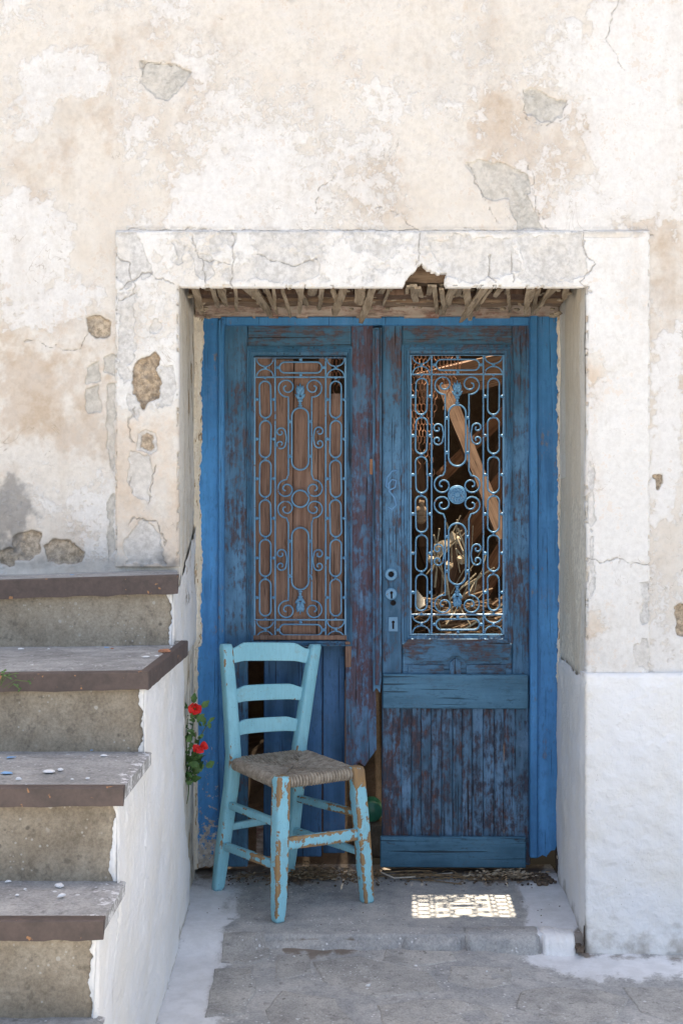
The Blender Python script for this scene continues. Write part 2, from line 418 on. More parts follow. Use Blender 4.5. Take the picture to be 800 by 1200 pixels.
M['timber'] = mat_wood('old_timber', (.22, .14, .09), (.36, .26, .18), (.06, 1, 1))
M['timber_y'] = mat_wood('old_lath', (.28, .21, .14), (.52, .42, .31), (1, .06, 1))
M['dark_timber'] = mat_wood('dark_timber', (.13, .08, .055), (.22, .14, .10))
M['pink'] = mat_paint('pink_plaster_strip', (.50, .40, .34), (.42, .30, .25), (.30, .13, .10), (.36, .28, .22), .5, 'x')

def m_iron_paint():
    n = NT('blue_iron_paint'); v = n.vec(rnd=False)
    f = n.noise(v, 60, 4, .6); g = n.noise(v, 14, 3)
    c = n.mix(n.step(g, .3, .7), (.085, .25, .43), (.13, .33, .52))
    c = n.mix(n.step(f, .62, .68, 0, .8), c, (.16, .08, .05))
    n.bump(f, .001, .5); return n.out(c, .38, .5)
M['iron'] = m_iron_paint()
def m_rust(name, a, b, metal=.3):
    n = NT(name); v = n.vec(rnd=False); f = n.noise(v, 22, 5, .65); g = n.noise(v, 120, 3)
    c = n.mix(n.step(f, .35, .7), a, b); c = n.mix(.5, c, n.mix(g, (.5, .5, .5), (1.2, 1.2, 1.2)), 'MULTIPLY')
    c = n.mix(n.step(n.noise(v, 42, 3), .67, .70, 0, .8), c, (.45, .22, .10))
    n.bump(add(n, f, g), .0015, .6); return n.out(c, .62, .35, metal)
M['nosing'] = m_rust('rusty_iron_edge', (.125, .092, .082), (.085, .066, .06), .05)
M['mesh'] = m_rust('rusty_wire', (.55, .28, .17), (.36, .17, .10), .1)
def m_plain(name, c1, c2, sc=30, rough=.8, spec=.25, bump=.001):
    n = NT(name); v = n.vec(); f = n.noise(v, sc, 4, .6)
    n.bump(f, bump, .6); return n.out(n.mix(n.step(f, .3, .7), c1, c2), rough, spec)
M['tread'], nt_ = mat_concrete('tread_concrete', (.30, .30, .295), (.44, .435, .425))
def smear(n, xa, xb, amt):
    """whitewash slopped over the right ends of the steps"""
    bc = n.b.inputs['Base Color'].links[0].from_socket
    g = n.t.nodes.new('ShaderNodeNewGeometry'); x = n.sep(g.outputs['Position'])[0]; v = n.vec(rnd=False)
    f = add(n, n.math('MULTIPLY', n.noise(v, 34, 6, .7), .75), n.step(x, xa, xb, 0, amt))
    n.L(n.mix(n.math('MULTIPLY', n.step(f, .66, .72), .85), bc, (.74, .74, .75)), n.b.inputs['Base Color'])
smear(nt_, -.56, -.43, .30)
nz_ = NT.__new__(NT); nz_.m = M['nosing']; nz_.t = nz_.m.node_tree; nz_.b = nz_.t.nodes['Principled BSDF']; nz_.tc = nz_.t.nodes.new('ShaderNodeTexCoord'); nz_.oi = None
smear(nz_, -.56, -.43, .13)
M['riser'], _ = mat_concrete('riser_concrete', (.30, .25, .19), (.42, .365, .29), True, (.09, .08, .07), (.5, .47, .42))
M['paving'], _ = mat_concrete('paving_mortar', (.32, .32, .315), (.44, .435, .42))
M['flag'], _ = mat_concrete('paving_stone', (.37, .365, .35), (.52, .505, .475))
M['street'], _ = mat_concrete('street_concrete', (.40, .37, .33), (.48, .45, .40), False)
M['straw'] = m_plain('dry_straw', (.30, .21, .12), (.12, .08, .05), 60)
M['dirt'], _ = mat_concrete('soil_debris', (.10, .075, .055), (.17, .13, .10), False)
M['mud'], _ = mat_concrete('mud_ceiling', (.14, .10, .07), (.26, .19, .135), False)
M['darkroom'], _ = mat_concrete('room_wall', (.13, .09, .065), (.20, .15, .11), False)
M['chip'] = m_plain('white_paint_chip', (.8, .81, .82), (.68, .69, .7), 90)
M['bluechip'] = m_plain('blue_paint_chip', (.16, .36, .62), (.25, .45, .7), 90)
M['brick'] = m_plain('terracotta_crumb', (.48, .22, .13), (.38, .17, .10), 90)
M['rubble'] = m_plain('pale_stone', (.6, .57, .50), (.45, .41, .36), 40)
M['leafg'] = m_plain('green_leaf', (.045, .12, .03), (.10, .20, .06), 25, .55, .4)
M['stem'] = m_plain('green_stem', (.10, .16, .06), (.13, .15, .07), 25)
M['petal'] = m_plain('red_petal', (.62, .012, .012), (.80, .035, .03), 18, .55, .3)
M['pistil'] = m_plain('dark_flower_centre', (.10, .05, .02), (.2, .12, .04), 60)
M['black'] = m_plain('lock_hole', (.008, .008, .01), (.015, .012, .012), 30)
M['green'] = m_plain('green_plastic', (.01, .12, .07), (.012, .15, .09), 12, .35, .5)
M['scrawl'] = m_plain('pale_blue_scrawl', (.17, .38, .64), (.14, .33, .58), 80)
M['dryleaf'] = m_plain('pale_dry_leaf', (.42, .36, .28), (.30, .22, .14), 50)

def m_chair():
    n = NT('chair_paint'); v = n.vec(); vg = n.vec((1, 1, .16))
    e = n.attr('ed')[0]; amt = n.attr('ed')[1]
    f = n.noise(v, 26, 5, .68, .3); g = n.noise(vg, 60, 4, .6); h = n.noise(v, 190, 3)
    c = n.mix(n.step(n.noise(v, 7, 4), .35, .65), (.30, .68, .80), (.25, .61, .73))
    c = n.mix(n.step(h, .66, .70, 0, .5), c, (.12, .18, .19))
    c = n.mix(.2, c, n.mix(n.step(n.noise(vg, 130, 4, .7), .3, .7), (.6, .62, .62), (1.1, 1.1, 1.1)), 'MULTIPLY')
    c = n.mix(n.step(n.noise(v, 19, 6, .7), .56, .70, 0, .3), c, (.30, .36, .35))
    fld = add(n, n.math('MULTIPLY', f, .62), n.math('MULTIPLY', g, .30), n.math('MULTIPLY', n.noise(v, 9, 3), .30), n.math('MULTIPLY', e, .13), n.math('MULTIPLY', amt, .30))
    pm = n.step(fld, .835, .85)
    wc = n.mix(n.step(g, .35, .65), (.47, .28, .12), (.33, .215, .125))
    wc = n.mix(n.step(f, .62, .75, 0, .7), wc, (.22, .19, .16))
    c = n.mix(n.step(fld, .80, .825, 0, .35), c, (.34, .56, .62))
    c = n.mix(pm, c, wc)
    n.bump(add(n, n.math('MULTIPLY', pm, -.8), n.math('MULTIPLY', h, .3), n.math('MULTIPLY', g, .3)), .0016, .8)
    return n.out(c, n.step(pm, 0, 1, .5, .85), .35)
M['chair'] = m_chair()
def m_rope():
    n = NT('grey_rush'); v = n.vec(rnd=False); f = n.noise(v, 45, 5, .7); g = n.noise(v, 230, 3)
    c = n.mix(n.step(f, .3, .7), (.25, .205, .16), (.50, .425, .34)); c = n.mix(n.step(g, .6, .7, 0, .5), c, (.5, .44, .37))
    n.bump(add(n, f, g), .0012, .9); return n.out(c, .9, .15)
M['rope'] = m_rope()
def m_painted_ground():
    n = NT('threshold_concrete'); v = n.vec(rnd=False)
    r, g, b, a = n.attr('fa')     # r: whitewash, and lane whitening added for bounce, g: dirt
    f0 = n.noise(v, 4, 4); f1 = n.noise(v, 16, 7, .7); f2 = n.noise(v, 130, 4, .75); f3 = n.noise(v, 40, 4, .65)
    c = n.mix(n.step(n.math('ADD', n.math('MULTIPLY', f0, .4), n.math('MULTIPLY', f1, .6)), .36, .64), (.34, .345, .345), (.50, .49, .47))
    c = n.mix(n.step(f3, .56, .7, 0, .35), c, (.11, .10, .09))
    c = n.mix(.5, c, n.mix(n.step(f2, .3, .7), (.55, .55, .55), (1.2, 1.2, 1.2)), 'MULTIPLY')
    wv = n.math('MULTIPLY', n.step(n.vor(v, 62), .17, .23, 1, 0), n.step(n.noise(v, 9, 3), .52, .58))
    c = n.mix(n.math('MULTIPLY', wv, .8), c, (.72, .72, .72))
    # thin worn whitewash, also the white added to the lane for bounce
    wm = n.step(add(n, r, n.math('MULTIPLY', n.math('SUBTRACT', f1, .5), .9), n.math('MULTIPLY', n.math('SUBTRACT', f2, .5), .5)), .36, .78)
    wc = n.mix(n.step(f1, .35, .65), (.80, .81, .83), (.68, .69, .70))
    c = n.mix(n.math('MULTIPLY', wm, .93), c, wc)
    dm = n.step(n.math('ADD', g, n.math('MULTIPLY', n.math('SUBTRACT', f1, .5), 1.1)), .4, .75)
    c = n.mix(n.math('MULTIPLY', dm, .85), c, n.mix(f3, (.12, .09, .065), (.26, .21, .17)))
    n.bump(add(n, n.math('MULTIPLY', f2, .4), n.math('MULTIPLY', f1, .8), n.math('MULTIPLY', f3, .5)), .004, .8)
    return n.out(c, .93, .15)
M['ground'] = m_painted_ground()

# ---------------------------------------------------------------- house
OL, OR, OT = -.490, .737, 1.948
KW = F/YW
def lines(*segs):
    out = []
    for a, b, st in segs:
        n = max(1, int(round(abs(b-a)/st))); out += list(np.linspace(a, b, n+1)[:-1])
    out.append(segs[-1][1]); return np.array(out)
def skirted(name, X3, Y3, Z3, mat, parent, keep, attrs, dy, flip=False):
    """grid with its open borders folded back by dy, so a plaster coat has a broken edge with thickness"""
    n, m = X3.shape
    v = np.stack([X3, Y3, Z3], -1).reshape(-1, 3); i = np.arange(n*m).reshape(n, m)
    f = np.stack([i[:-1, :-1], i[1:, :-1], i[1:, 1:], i[:-1, 1:]], -1).reshape(-1, 4)[keep.reshape(-1)]
    e = np.concatenate([f[:, [0, 1]], f[:, [1, 2]], f[:, [2, 3]], f[:, [3, 0]]])
    key = np.sort(e, 1); k = key[:, 0].astype(np.int64)*(n*m)+key[:, 1]
    u, idx, cnt = np.unique(k, return_index=True, return_counts=True)
    be = e[idx[cnt == 1]]
    bv = np.unique(be); mp = np.zeros(n*m, np.int64); mp[bv] = np.arange(len(bv))+n*m
    v2 = v[bv].copy(); v2[:, 1] += dy
    sk = np.stack([be[:, 1], be[:, 0], mp[be[:, 0]], mp[be[:, 1]]], -1)
    V = np.concatenate([v, v2]); FF = np.concatenate([f, sk])
    if flip: FF = FF[:, ::-1]
    at = {kk: np.concatenate([a.reshape(-1, 4), a.reshape(-1, 4)[bv]]) for kk, a in attrs.items()}
    used = np.zeros(len(V), bool); used[FF.ravel()] = True; rm = np.cumsum(used)-1
    return mesh(name, V[used], rm[FF], mat, parent, True, {kk: a[used] for kk, a in at.items()})

house = thing('house', (0, 4.05, 0), 'old plastered house wall with a doorway, flaking cream and white plaster and whitewashed foot', 'house')
G = .0042
xs = lines((-5, -1.2, .1), (-1.2, OL, G), (OL, OR, G), (OR, 1.2, G), (1.2, 5, .1))
zs = lines((-.1, OT, G), (OT, 3.05, G), (3.05, 6.5, .1))
Xg, Zg = np.meshgrid(xs, zs, indexing='ij')
U = 400+Xg*KW; V = 600-(Zg-CZ)*KW
def pm(poly, **k): return polymask(U, V, poly, **k)
def lm(pts, **k): return linemask(U, V, pts, **k)
mx = np.maximum
white = .22+.75*(fbm(U/115, V/115, 1, 6, .6)-.36)*1.4
white = .5+(white-.5)*.75+.06*sst(0, 260, U)+.03
white += .32*pm([(22, 70), (60, 55), (110, 60), (130, 95), (105, 128), (70, 140), (40, 170), (20, 160), (30, 130)], soft=9, jag=16, seed=3)
white += .32*pm([(0, 235), (45, 215), (90, 250), (85, 310), (120, 345), (60, 400), (0, 380)], soft=9, jag=16, seed=4)
white += .4*pm([(215, 215), (260, 205), (300, 160), (310, 190), (270, 260), (200, 262)], soft=9, jag=14, seed=5)
white += .25*pm([(700, 20), (800, 0), (800, 250), (740, 260), (690, 180)], soft=12, jag=20, seed=6)
white += .6*pm([(664, 24), (672, 20), (680, 30), (676, 54), (668, 50)], soft=4, jag=4, seed=7)
white += .6*pm([(764, 400), (800, 380), (800, 560), (765, 620)], soft=8, jag=20, seed=7)
white -= .5*pm([(35, 180), (75, 120), (130, 120), (140, 260), (70, 190), (40, 230)], soft=9, jag=14, seed=8)
white -= .35*pm([(0, 400), (130, 380), (130, 540), (0, 520)], soft=12, jag=22, seed=9)
tan = .12+1.7*(fbm(U/60, V/80, 21, 6, .66)-.44)+.12*sst(300, 60, U)
tan += .55*pm([(0, 410), (60, 420), (125, 400), (132, 520), (70, 530), (0, 500)], soft=14, jag=26, seed=10)
tan += .35*pm([(60, 190), (75, 130), (135, 110), (140, 255), (90, 230)], soft=12, jag=18, seed=11)
tan += .55*pm([(560, 120), (640, 90), (700, 150), (680, 260), (600, 262), (570, 190)], soft=14, jag=22, seed=12)
tan += .5*pm([(730, 160), (800, 150), (800, 420), (762, 420), (765, 275), (715, 268)], soft=12, jag=18, seed=13)
tan += .4*pm([(370, 180), (470, 190), (490, 265), (380, 265)], soft=12, jag=20, seed=14)
grey = .12+.35*(fbm(U/30, V/30, 31, 4)-.5)
hole = np.zeros_like(U)
for p, s in (([(165, 72), (185, 74), (205, 75), (223, 84), (214, 101), (197, 119), (181, 112), (167, 98)], 1),
             ([(547, 192), (565, 188), (592, 190), (618, 205), (622, 228), (580, 236), (568, 232)], 2),
             ([(596, 234), (618, 226), (626, 250), (640, 270), (606, 270)], 3),
             ([(611, 106), (622, 99), (640, 108), (663, 118), (660, 138), (634, 146), (613, 134)], 4),
             ([(100, 430), (116, 424), (118, 446), (103, 449)], 5), ([(121, 418), (135, 418), (135, 440), (122, 436)], 6),
             ([(100, 456), (116, 450), (118, 482), (102, 486)], 7), ([(127, 450), (135, 448), (135, 555), (129, 550), (124, 500)], 8),
             ([(127, 590), (134, 580), (134, 640), (127, 660)], 9), ([(748, 683), (756, 680), (757, 726), (750, 726)], 10),
             ([(738, 756), (752, 744), (757, 782), (744, 780)], 11)):
    grey = mx(grey, pm(p, soft=4, jag=4.5, seed=40+s)*(.62 if s == 4 else 1))
for p, s in (([(102, 372), (118, 370), (131, 378), (130, 394), (114, 396), (104, 388)], 1),
             ([(16, 628), (32, 620), (48, 624), (46, 648), (34, 656), (18, 655)], 2),
             ([(50, 640), (68, 631), (88, 636), (101, 648), (96, 660), (56, 660)], 3),
             ([(0, 645), (14, 642), (16, 662), (0, 662)], 4),
             ([(789, 712), (796, 706), (806, 708), (806, 745), (794, 742)], 5), ([(766, 558), (774, 557), (778, 566), (770, 573)], 6)):
    hole = mx(hole, pm(p, soft=4, jag=4.5, seed=60+s))
grime_shade = .9*pm([(-10, 560), (22, 562), (40, 590), (34, 625), (10, 650), (-10, 640)], soft=12, jag=22, seed=71)
grime_shade += .45*np.clip(1-np.abs(V-660)/28, 0, 1)*(U < 136)*(.5+fbm(U/12, V/12, 5))
grime_shade += .55*pm([(328, -10), (350, -10), (352, 3), (334, 4)], soft=6, jag=8, seed=72)
grime_shade += .45*np.clip(1-np.abs(V-267)/9, 0, 1)*(U > 136)*(U < 765)*(fbm(U/25, V/9, 8) > .38)  # shadow line above the surround, painted into this mask
crack_shade = np.zeros_like(U)
for s, p in enumerate([[(728, -5), (716, 20), (708, 48), (722, 66), (732, 84)], [(440, 243), (462, 246), (470, 258), (490, 271)],
                       [(165, 99), (168, 74), (205, 75), (223, 84)], [(611, 106), (613, 134), (634, 146), (660, 138), (663, 118)],
                       [(548, 192), (568, 234), (582, 262)], [(140, 0), (134, 40), (146, 90), (140, 150), (150, 240)],
                       [(370, 250), (372, 225), (392, 205)], [(620, 195), (630, 250), (644, 270)], [(245, 18), (262, 24)],
                       [(760, 560), (764, 640), (760, 740)], [(455, 90), (475, 120)], [(252, 110), (256, 140)], [(30, 400), (90, 410), (110, 380)], [(150, 269), (330, 269.5)], [(340, 269), (500, 271), (765, 274)], [(540, 268), (620, 272), (700, 273)]]):  # level runs at the end paint the shadow line on the surround's top edge
    crack_shade = mx(crack_shade, lm(p, seed=80+s, width=4.5)*(.95 if s not in (5, 9, 10, 11) else .78))
H1w = pm([(170, 416), (182, 412), (190, 420), (187, 434), (193, 450), (189, 468), (176, 476), (168, 486), (162, 476), (154, 464), (154, 440), (157, 426)], soft=4, jag=1)+pm([(160, 505), (172, 500), (185, 506), (186, 530), (178, 535), (160, 528)], soft=4, jag=1)
rel = .0045*(fbm(U/60, V/60, 90, 3)-.5)*2+.0016*(fbm(U/9, V/9, 91, 4)-.5)*2
bulge = .02*(fbm(U/300, V/300, 92, 2)-.5)
Yg = YW+rel+.035*sst(0, .3, H1w)+.0045*sst(.40, .60, grey)+.014*sst(.35, .75, hole)*(.6+.8*fbm(U/7, V/7, 93))+.002*sst(.5, 1, crack_shade)-.0012*sst(.35, .65, white)
Uc = (U[:-1, :-1]+U[1:, 1:])/2; Vc = (V[:-1, :-1]+V[1:, 1:])/2
xc = (Xg[:-1, :-1]+Xg[1:, 1:])/2; zc = (Zg[:-1, :-1]+Zg[1:, 1:])/2
chip = sdf(Uc, Vc, [(468, 345), (474, 330), (484, 318), (493, 309), (500, 316), (510, 322), (522, 322), (520, 345)])+(fbm(Uc/6, Vc/6, 94, 3)-.5)*6 < 0
keep = ~((xc > OL) & (xc < OR) & (zc < OT)) & ~chip
grid('wall_face', Xg, Yg, Zg, M['plaster'], house, keep, {'fa': rgba(tan, grey, hole, white), 'fb': rgba(crack_shade, grime_shade)})

# raised plaster surround
bx0, bx1, bt, bbl, bbr = X(136, YW), X(760, YW), 1.27+(600-271)/KW, Z(664, YW), Z(788, YW)
xs = lines((bx0, OL, .003), (OL, OR, .003), (OR, bx1, .003)); zs = lines((Z(792, YW), OT, .003), (OT, bt, .003))
Xg, Zg = np.meshgrid(xs, zs, indexing='ij'); U = 400+Xg*KW; V = 600-(Zg-CZ)*KW
Uc = (U[:-1, :-1]+U[1:, 1:])/2; Vc = (V[:-1, :-1]+V[1:, 1:])/2; xc = (Xg[:-1, :-1]+Xg[1:, 1:])/2; zc = (Zg[:-1, :-1]+Zg[1:, 1:])/2
chip = sdf(Uc, Vc, [(468, 345), (474, 330), (484, 318), (493, 309), (500, 316), (510, 322), (522, 322), (520, 345)])+(fbm(Uc/6, Vc/6, 94, 3)-.5)*5 < 0
inner = (xc > OL) & (xc < OR) & (zc < OT)
nick = (fbm(xc*60, zc*60, 95, 3) > .60) & (((np.abs(xc-OL) < .006) & (zc < OT)) | ((np.abs(xc-OR) < .006) & (zc < OT)) | ((np.abs(zc-OT) < .005) & (xc > OL) & (xc < OR)) | (np.abs(xc-bx1) < .006) | (np.abs(xc-bx0) < .006))
keep = ~inner & ~chip & ~nick & ~((xc < OL) & (zc < bbl)) & ~((xc > 0) & (zc < bbr))
top = sst(345, 325, V)
white = .60+.9*(fbm(U/60, V/60, 101, 6, .6)-.5)*1.3
white += .25*(U > 680)*(V > 280); white -= .5*(U < 300)*sst(465, 500, V); white -= .22*sst(720, 690, U)*(U > 600)*(V > 340); 
tan = .14+1.3*(fbm(U/40, V/60, 102, 6, .6)-.48)+.55*(U < 300)*sst(470, 500, V)+.45*sst(24, 4, np.abs(U-694))*(V > 340)*fbm(U/14, V/30, 104)*1.6
grey = (.10+.5*top*(fbm(U/28, V/22, 103, 5, .6)-.28)*2.0)+.12
grey *= np.where((U > 680), .5, 1)*np.where((V > 480), .3, 1)
for p, s in (([(136, 272), (160, 272), (166, 288), (178, 320), (150, 338), (139, 330)], 1), ([(300, 302), (330, 296), (372, 306), (376, 322), (340, 334), (300, 326)], 2),
             ([(206, 285), (216, 290), (216, 310), (208, 312)], 3), ([(500, 282), (545, 276), (600, 280), (610, 320), (560, 334), (520, 326), (505, 300)], 4),
             ([(600, 276), (684, 278), (688, 320), (670, 332), (615, 330)], 5), ([(222, 295), (246, 300), (255, 322), (232, 330)], 6),
             ([(138, 345), (160, 345), (158, 425), (150, 430), (140, 428)], 7), ([(176, 372), (190, 370), (192, 388), (178, 390)], 8),
             ([(182, 430), (206, 425), (207, 480), (186, 478)], 9), ([(150, 462), (158, 468), (165, 488), (162, 492), (153, 480)], 10),
             ([(154, 530), (176, 532), (182, 550), (174, 585), (156, 578), (152, 560)], 11), ([(150, 618), (170, 608), (192, 624), (196, 662), (148, 662), (146, 640)], 12),
             ([(258, 276), (276, 276), (272, 292)], 13), ([(748, 683), (760, 680), (760, 728), (751, 728)], 14), ([(740, 756), (754, 745), (760, 744), (760, 786), (744, 778)], 15),
             ([(137, 425), (152, 425), (155, 440), (146, 452), (137, 440)], 16)):
    grey = mx(grey, polymask(U, V, p, soft=5, jag=7, seed=110+s)*(.7 if s in (4, 5, 12, 9) else .95))
hole = np.zeros_like(U)
H1 = [(172, 418), (182, 414), (188, 420), (184, 434), (190, 450), (186, 466), (176, 472), (168, 482), (164, 474), (157, 462), (157, 440), (160, 428)]
H2 = [(162, 508), (172, 503), (183, 508), (184, 528), (178, 532), (162, 526)]
h1 = polymask(U, V, H1, soft=5, jag=3.5, seed=130); h2 = polymask(U, V, H2, soft=5, jag=3, seed=131)
hole = mx(h1, h2*.56)
h3 = polymask(U, V, [(690, 540), (694, 560), (694, 690), (690, 700), (688, 600)], soft=4, jag=6, seed=132); grey = mx(grey, h3)
grey = mx(grey, h2)
crack_shade = np.zeros_like(U)
for s, p in enumerate([[(274, 272), (276, 300), (270, 322), (274, 338)], [(228, 276), (228, 296), (240, 308), (242, 336)], [(240, 306), (272, 312)],
                       [(492, 272), (490, 296), (487, 312)], [(680, 275), (686, 296), (694, 310), (680, 330), (692, 342)], [(574, 300), (572, 320), (582, 334)],
                       [(690, 656), (705, 658), (722, 655), (744, 660), (760, 662)], [(690, 536), (720, 532), (758, 538)], [(150, 618), (160, 606), (185, 610), (196, 640)],
                       [(136, 300), (150, 310), (160, 345), (138, 352)], [(596, 296), (600, 330)], [(182, 545), (176, 590)], [(154, 580), (152, 560)],
                       [(690, 446), (705, 450), (733, 440), (730, 490)], [(160, 480), (150, 500), (158, 520)], [(300, 300), (345, 312), (372, 306)], [(140, 340), (170, 320), (208, 335)]]):
    crack_shade = mx(crack_shade, linemask(U, V, p, seed=140+s, width=4.5)*(.97 if s not in (7, 13) else .78))
grime_shade = .5*np.clip(1-np.abs(V-274)/6, 0, 1)*(fbm(U/20, V/9, 150, 3) > .45)+.5*sst(645, 664, V)*(U < 300)*fbm(U/9, V/9, 151)*1.6  # level strip is the painted shadow line at the surround's top, the rest grime
grime_shade += .5*polymask(U, V, [(180, 640), (205, 640), (205, 664), (170, 664)], soft=8, jag=8, seed=152)
Yg = YW-.013+.003*(fbm(U/50, V/50, 153, 3)-.5)*2+.0014*(fbm(U/8, V/8, 154, 4)-.5)*2+.0025*sst(.35, .65, grey)+.020*sst(.3, .9, h1)*(.6+.8*fbm(U/6, V/6, 155))+.006*h2+.002*sst(.5, 1, crack_shade)
edge = np.minimum(np.minimum(np.abs(Xg-bx0), np.abs(Xg-bx1)), np.abs(Zg-bt)); Yg += .006*np.clip(1-edge/.006, 0, 1)
ei = np.where((Zg < OT+.004), np.minimum(np.abs(Xg-OL), np.abs(Xg-OR)), np.where((Xg > OL) & (Xg < OR), np.abs(Zg-OT), np.hypot(np.minimum(np.abs(Xg-OL), np.abs(Xg-OR)), Zg-OT)))
Yg += .006*np.clip(1-ei/.008, 0, 1)
Xw = Xg+.005*(fbm(Zg*9, Xg*2, 156, 3)-.5)*np.clip(1-ei/.05, 0, 1); Zw = Zg+.008*(fbm(Xg*9, Zg*2, 157, 3)-.5)*np.clip(1-ei/.05, 0, 1)
skirted('door_surround', Xw, Yg, Zw, M['band'], house, keep, {'fa': rgba(tan, grey, hole, white), 'fb': rgba(crack_shade, grime_shade)}, .03)

# whitewashed foot of the wall, right of the doorway
xs = lines((.7262, 1.25, .005), (1.25, 5, .1)); zs = lines((-.2, Z(788, YW), .005),)
Xg, Zg = np.meshgrid(xs, zs, indexing='ij')
n1 = fbm(Xg*9, Zg*11, 160, 4, .55); n2 = fbm(Xg*45, Zg*60, 161, 3)
lumps = fbm(Xg*20+1.2*n1, Zg*26+n2*.8, 165, 4, .55)
edg = np.clip(1-(Xg-xs[0])/.012, 0, 1)**2*.012+np.clip(1-(Z(788, YW)-Zg)/.012, 0, 1)**2*.010
Yg = YW-.030-.012*(n1-.5)-.0055*sst(.25, .85, lumps)-.002*n2+edg
Xg2 = Xg+np.clip(1-(Xg-xs[0])/.05, 0, 1)*(.000*(fbm(Zg*7, Zg*0, 162, 3)-.5))
dirt = .15+.55*(fbm(Xg*14, Zg*14, 163, 4)-.5)+.38*np.clip(1-(Zg+.05)/.15, 0, 1)*(.5+fbm(Xg*30, Zg*18, 166, 4))+.35*np.clip(1-(Xg-xs[0])/.012, 0, 1)
skirted('whitewashed_plinth', Xg2, Yg, Zg, M['wash'], house, np.ones((len(xs)-1, len(zs)-1), bool), {'fa': rgba(dirt, 0*dirt, 0*dirt)}, .05)

# reveals of the doorway
ys = lines((YW-.004, YD+.03, .006)); zs = lines((-.08, OT+.12, .006))
Yr, Zr = np.meshgrid(ys, zs, indexing='ij'); t = (Yr-YW)/(YD-YW)
V = 600-(Zr-CZ)*F/Yr; U = 400+.75*F/Yr
nz = .010*(fbm(Yr*9, Zr*5, 170, 3)-.5)+.003*(fbm(Yr*40, Zr*30, 171, 3)-.5)
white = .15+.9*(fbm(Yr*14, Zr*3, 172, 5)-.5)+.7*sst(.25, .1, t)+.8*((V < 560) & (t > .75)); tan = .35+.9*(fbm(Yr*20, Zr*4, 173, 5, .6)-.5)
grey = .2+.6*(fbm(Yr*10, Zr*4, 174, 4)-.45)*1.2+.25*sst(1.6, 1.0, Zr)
fb = np.clip(.9*(fbm(Yr*30, Zr*6, 175, 4) > .66), 0, 1)*.8
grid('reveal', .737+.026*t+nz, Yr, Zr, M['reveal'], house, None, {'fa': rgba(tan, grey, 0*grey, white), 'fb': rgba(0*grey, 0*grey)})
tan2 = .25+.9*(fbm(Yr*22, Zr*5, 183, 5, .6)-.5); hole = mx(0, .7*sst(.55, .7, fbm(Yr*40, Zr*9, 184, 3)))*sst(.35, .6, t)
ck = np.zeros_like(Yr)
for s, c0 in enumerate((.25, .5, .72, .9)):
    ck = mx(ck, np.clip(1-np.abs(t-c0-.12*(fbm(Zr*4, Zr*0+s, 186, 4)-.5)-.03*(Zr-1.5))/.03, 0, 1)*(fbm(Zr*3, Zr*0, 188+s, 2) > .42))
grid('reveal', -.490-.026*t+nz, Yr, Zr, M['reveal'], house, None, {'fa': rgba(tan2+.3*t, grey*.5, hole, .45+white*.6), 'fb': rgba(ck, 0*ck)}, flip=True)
# whitewash on the lower right reveal
zt = .775; ys = lines((3.702, YD+.03, .006)); zs = lines((-.08, zt, .006)); Yr, Zr = np.meshgrid(ys, zs, indexing='ij'); t = (Yr-YW)/(YD-YW)
nz = .014*(fbm(Yr*9, Zr*6, 190, 3)-.5)+.004*(fbm(Yr*40, Zr*36, 191, 3)-.5)
keep = (zt-(Zr[:-1, :-1])) > .006+.02*(fbm(Yr[:-1, :-1]*25, Zr[:-1, :-1]*2, 192, 3)-.3)
dirt = .12+.5*(fbm(Yr*12, Zr*9, 193, 4)-.5)+.5*np.clip(1-(Zr-0)/.07, 0, 1)
bare = np.clip(.5+(t-.97)*8+.6*(fbm(Yr*30, Zr*14, 194, 4)-.5), 0, 1)*.8
hl = polymask(Yr*1000, Zr*1000, [(3700, -60), (3720, -60), (3716, 30), (3700, 34)], soft=8, jag=8, seed=195)+polymask(Yr*1000, Zr*1000, [(4280, -60), (4380, -60), (4380, 110), (4310, 90)], soft=8, jag=16, seed=196)
top_taper = np.clip((Zr-(zt-.03))/.03, 0, 1)*.010
grid('whitewashed_reveal', .7268+.030*np.clip(t, 0, 1)+(nz-.004)*np.clip((Yr-3.705)/.05, 0, 1)+top_taper*.8, Yr, Zr, M['wash'], house, keep, {'fa': rgba(dirt, bare, hl)})

# masonry behind the plaster: thick wall around the doorway
for nm, a in (('wall_core', (-5, OL-.035, YW+.02, YD+.08, -.2, 6.48)), ('wall_core', (OR+.035, 5, YW+.02, YD+.08, -.2, 6.48)), ('wall_core', (OL-.034, OR+.034, YW+.04, YD+.055, OT+.11, 6.48)), ('lintel_sun_block', (OL-.034, OR+.034, YD+.012, YD+.054, 1.962, OT+.108))):  # last box added over the door head to stop a sun leak
    MB().box(*a, c=0).obj(nm, M['stone'], house)
# wall top
MB().box(-5, 5, YW+.002, YD+.1, 6.48, 6.5, c=0).obj('wall_top', M['stone'], house)
M['mortar'], _ = mat_concrete('pale_mortar', (.32, .26, .19), (.50, .42, .32), False)
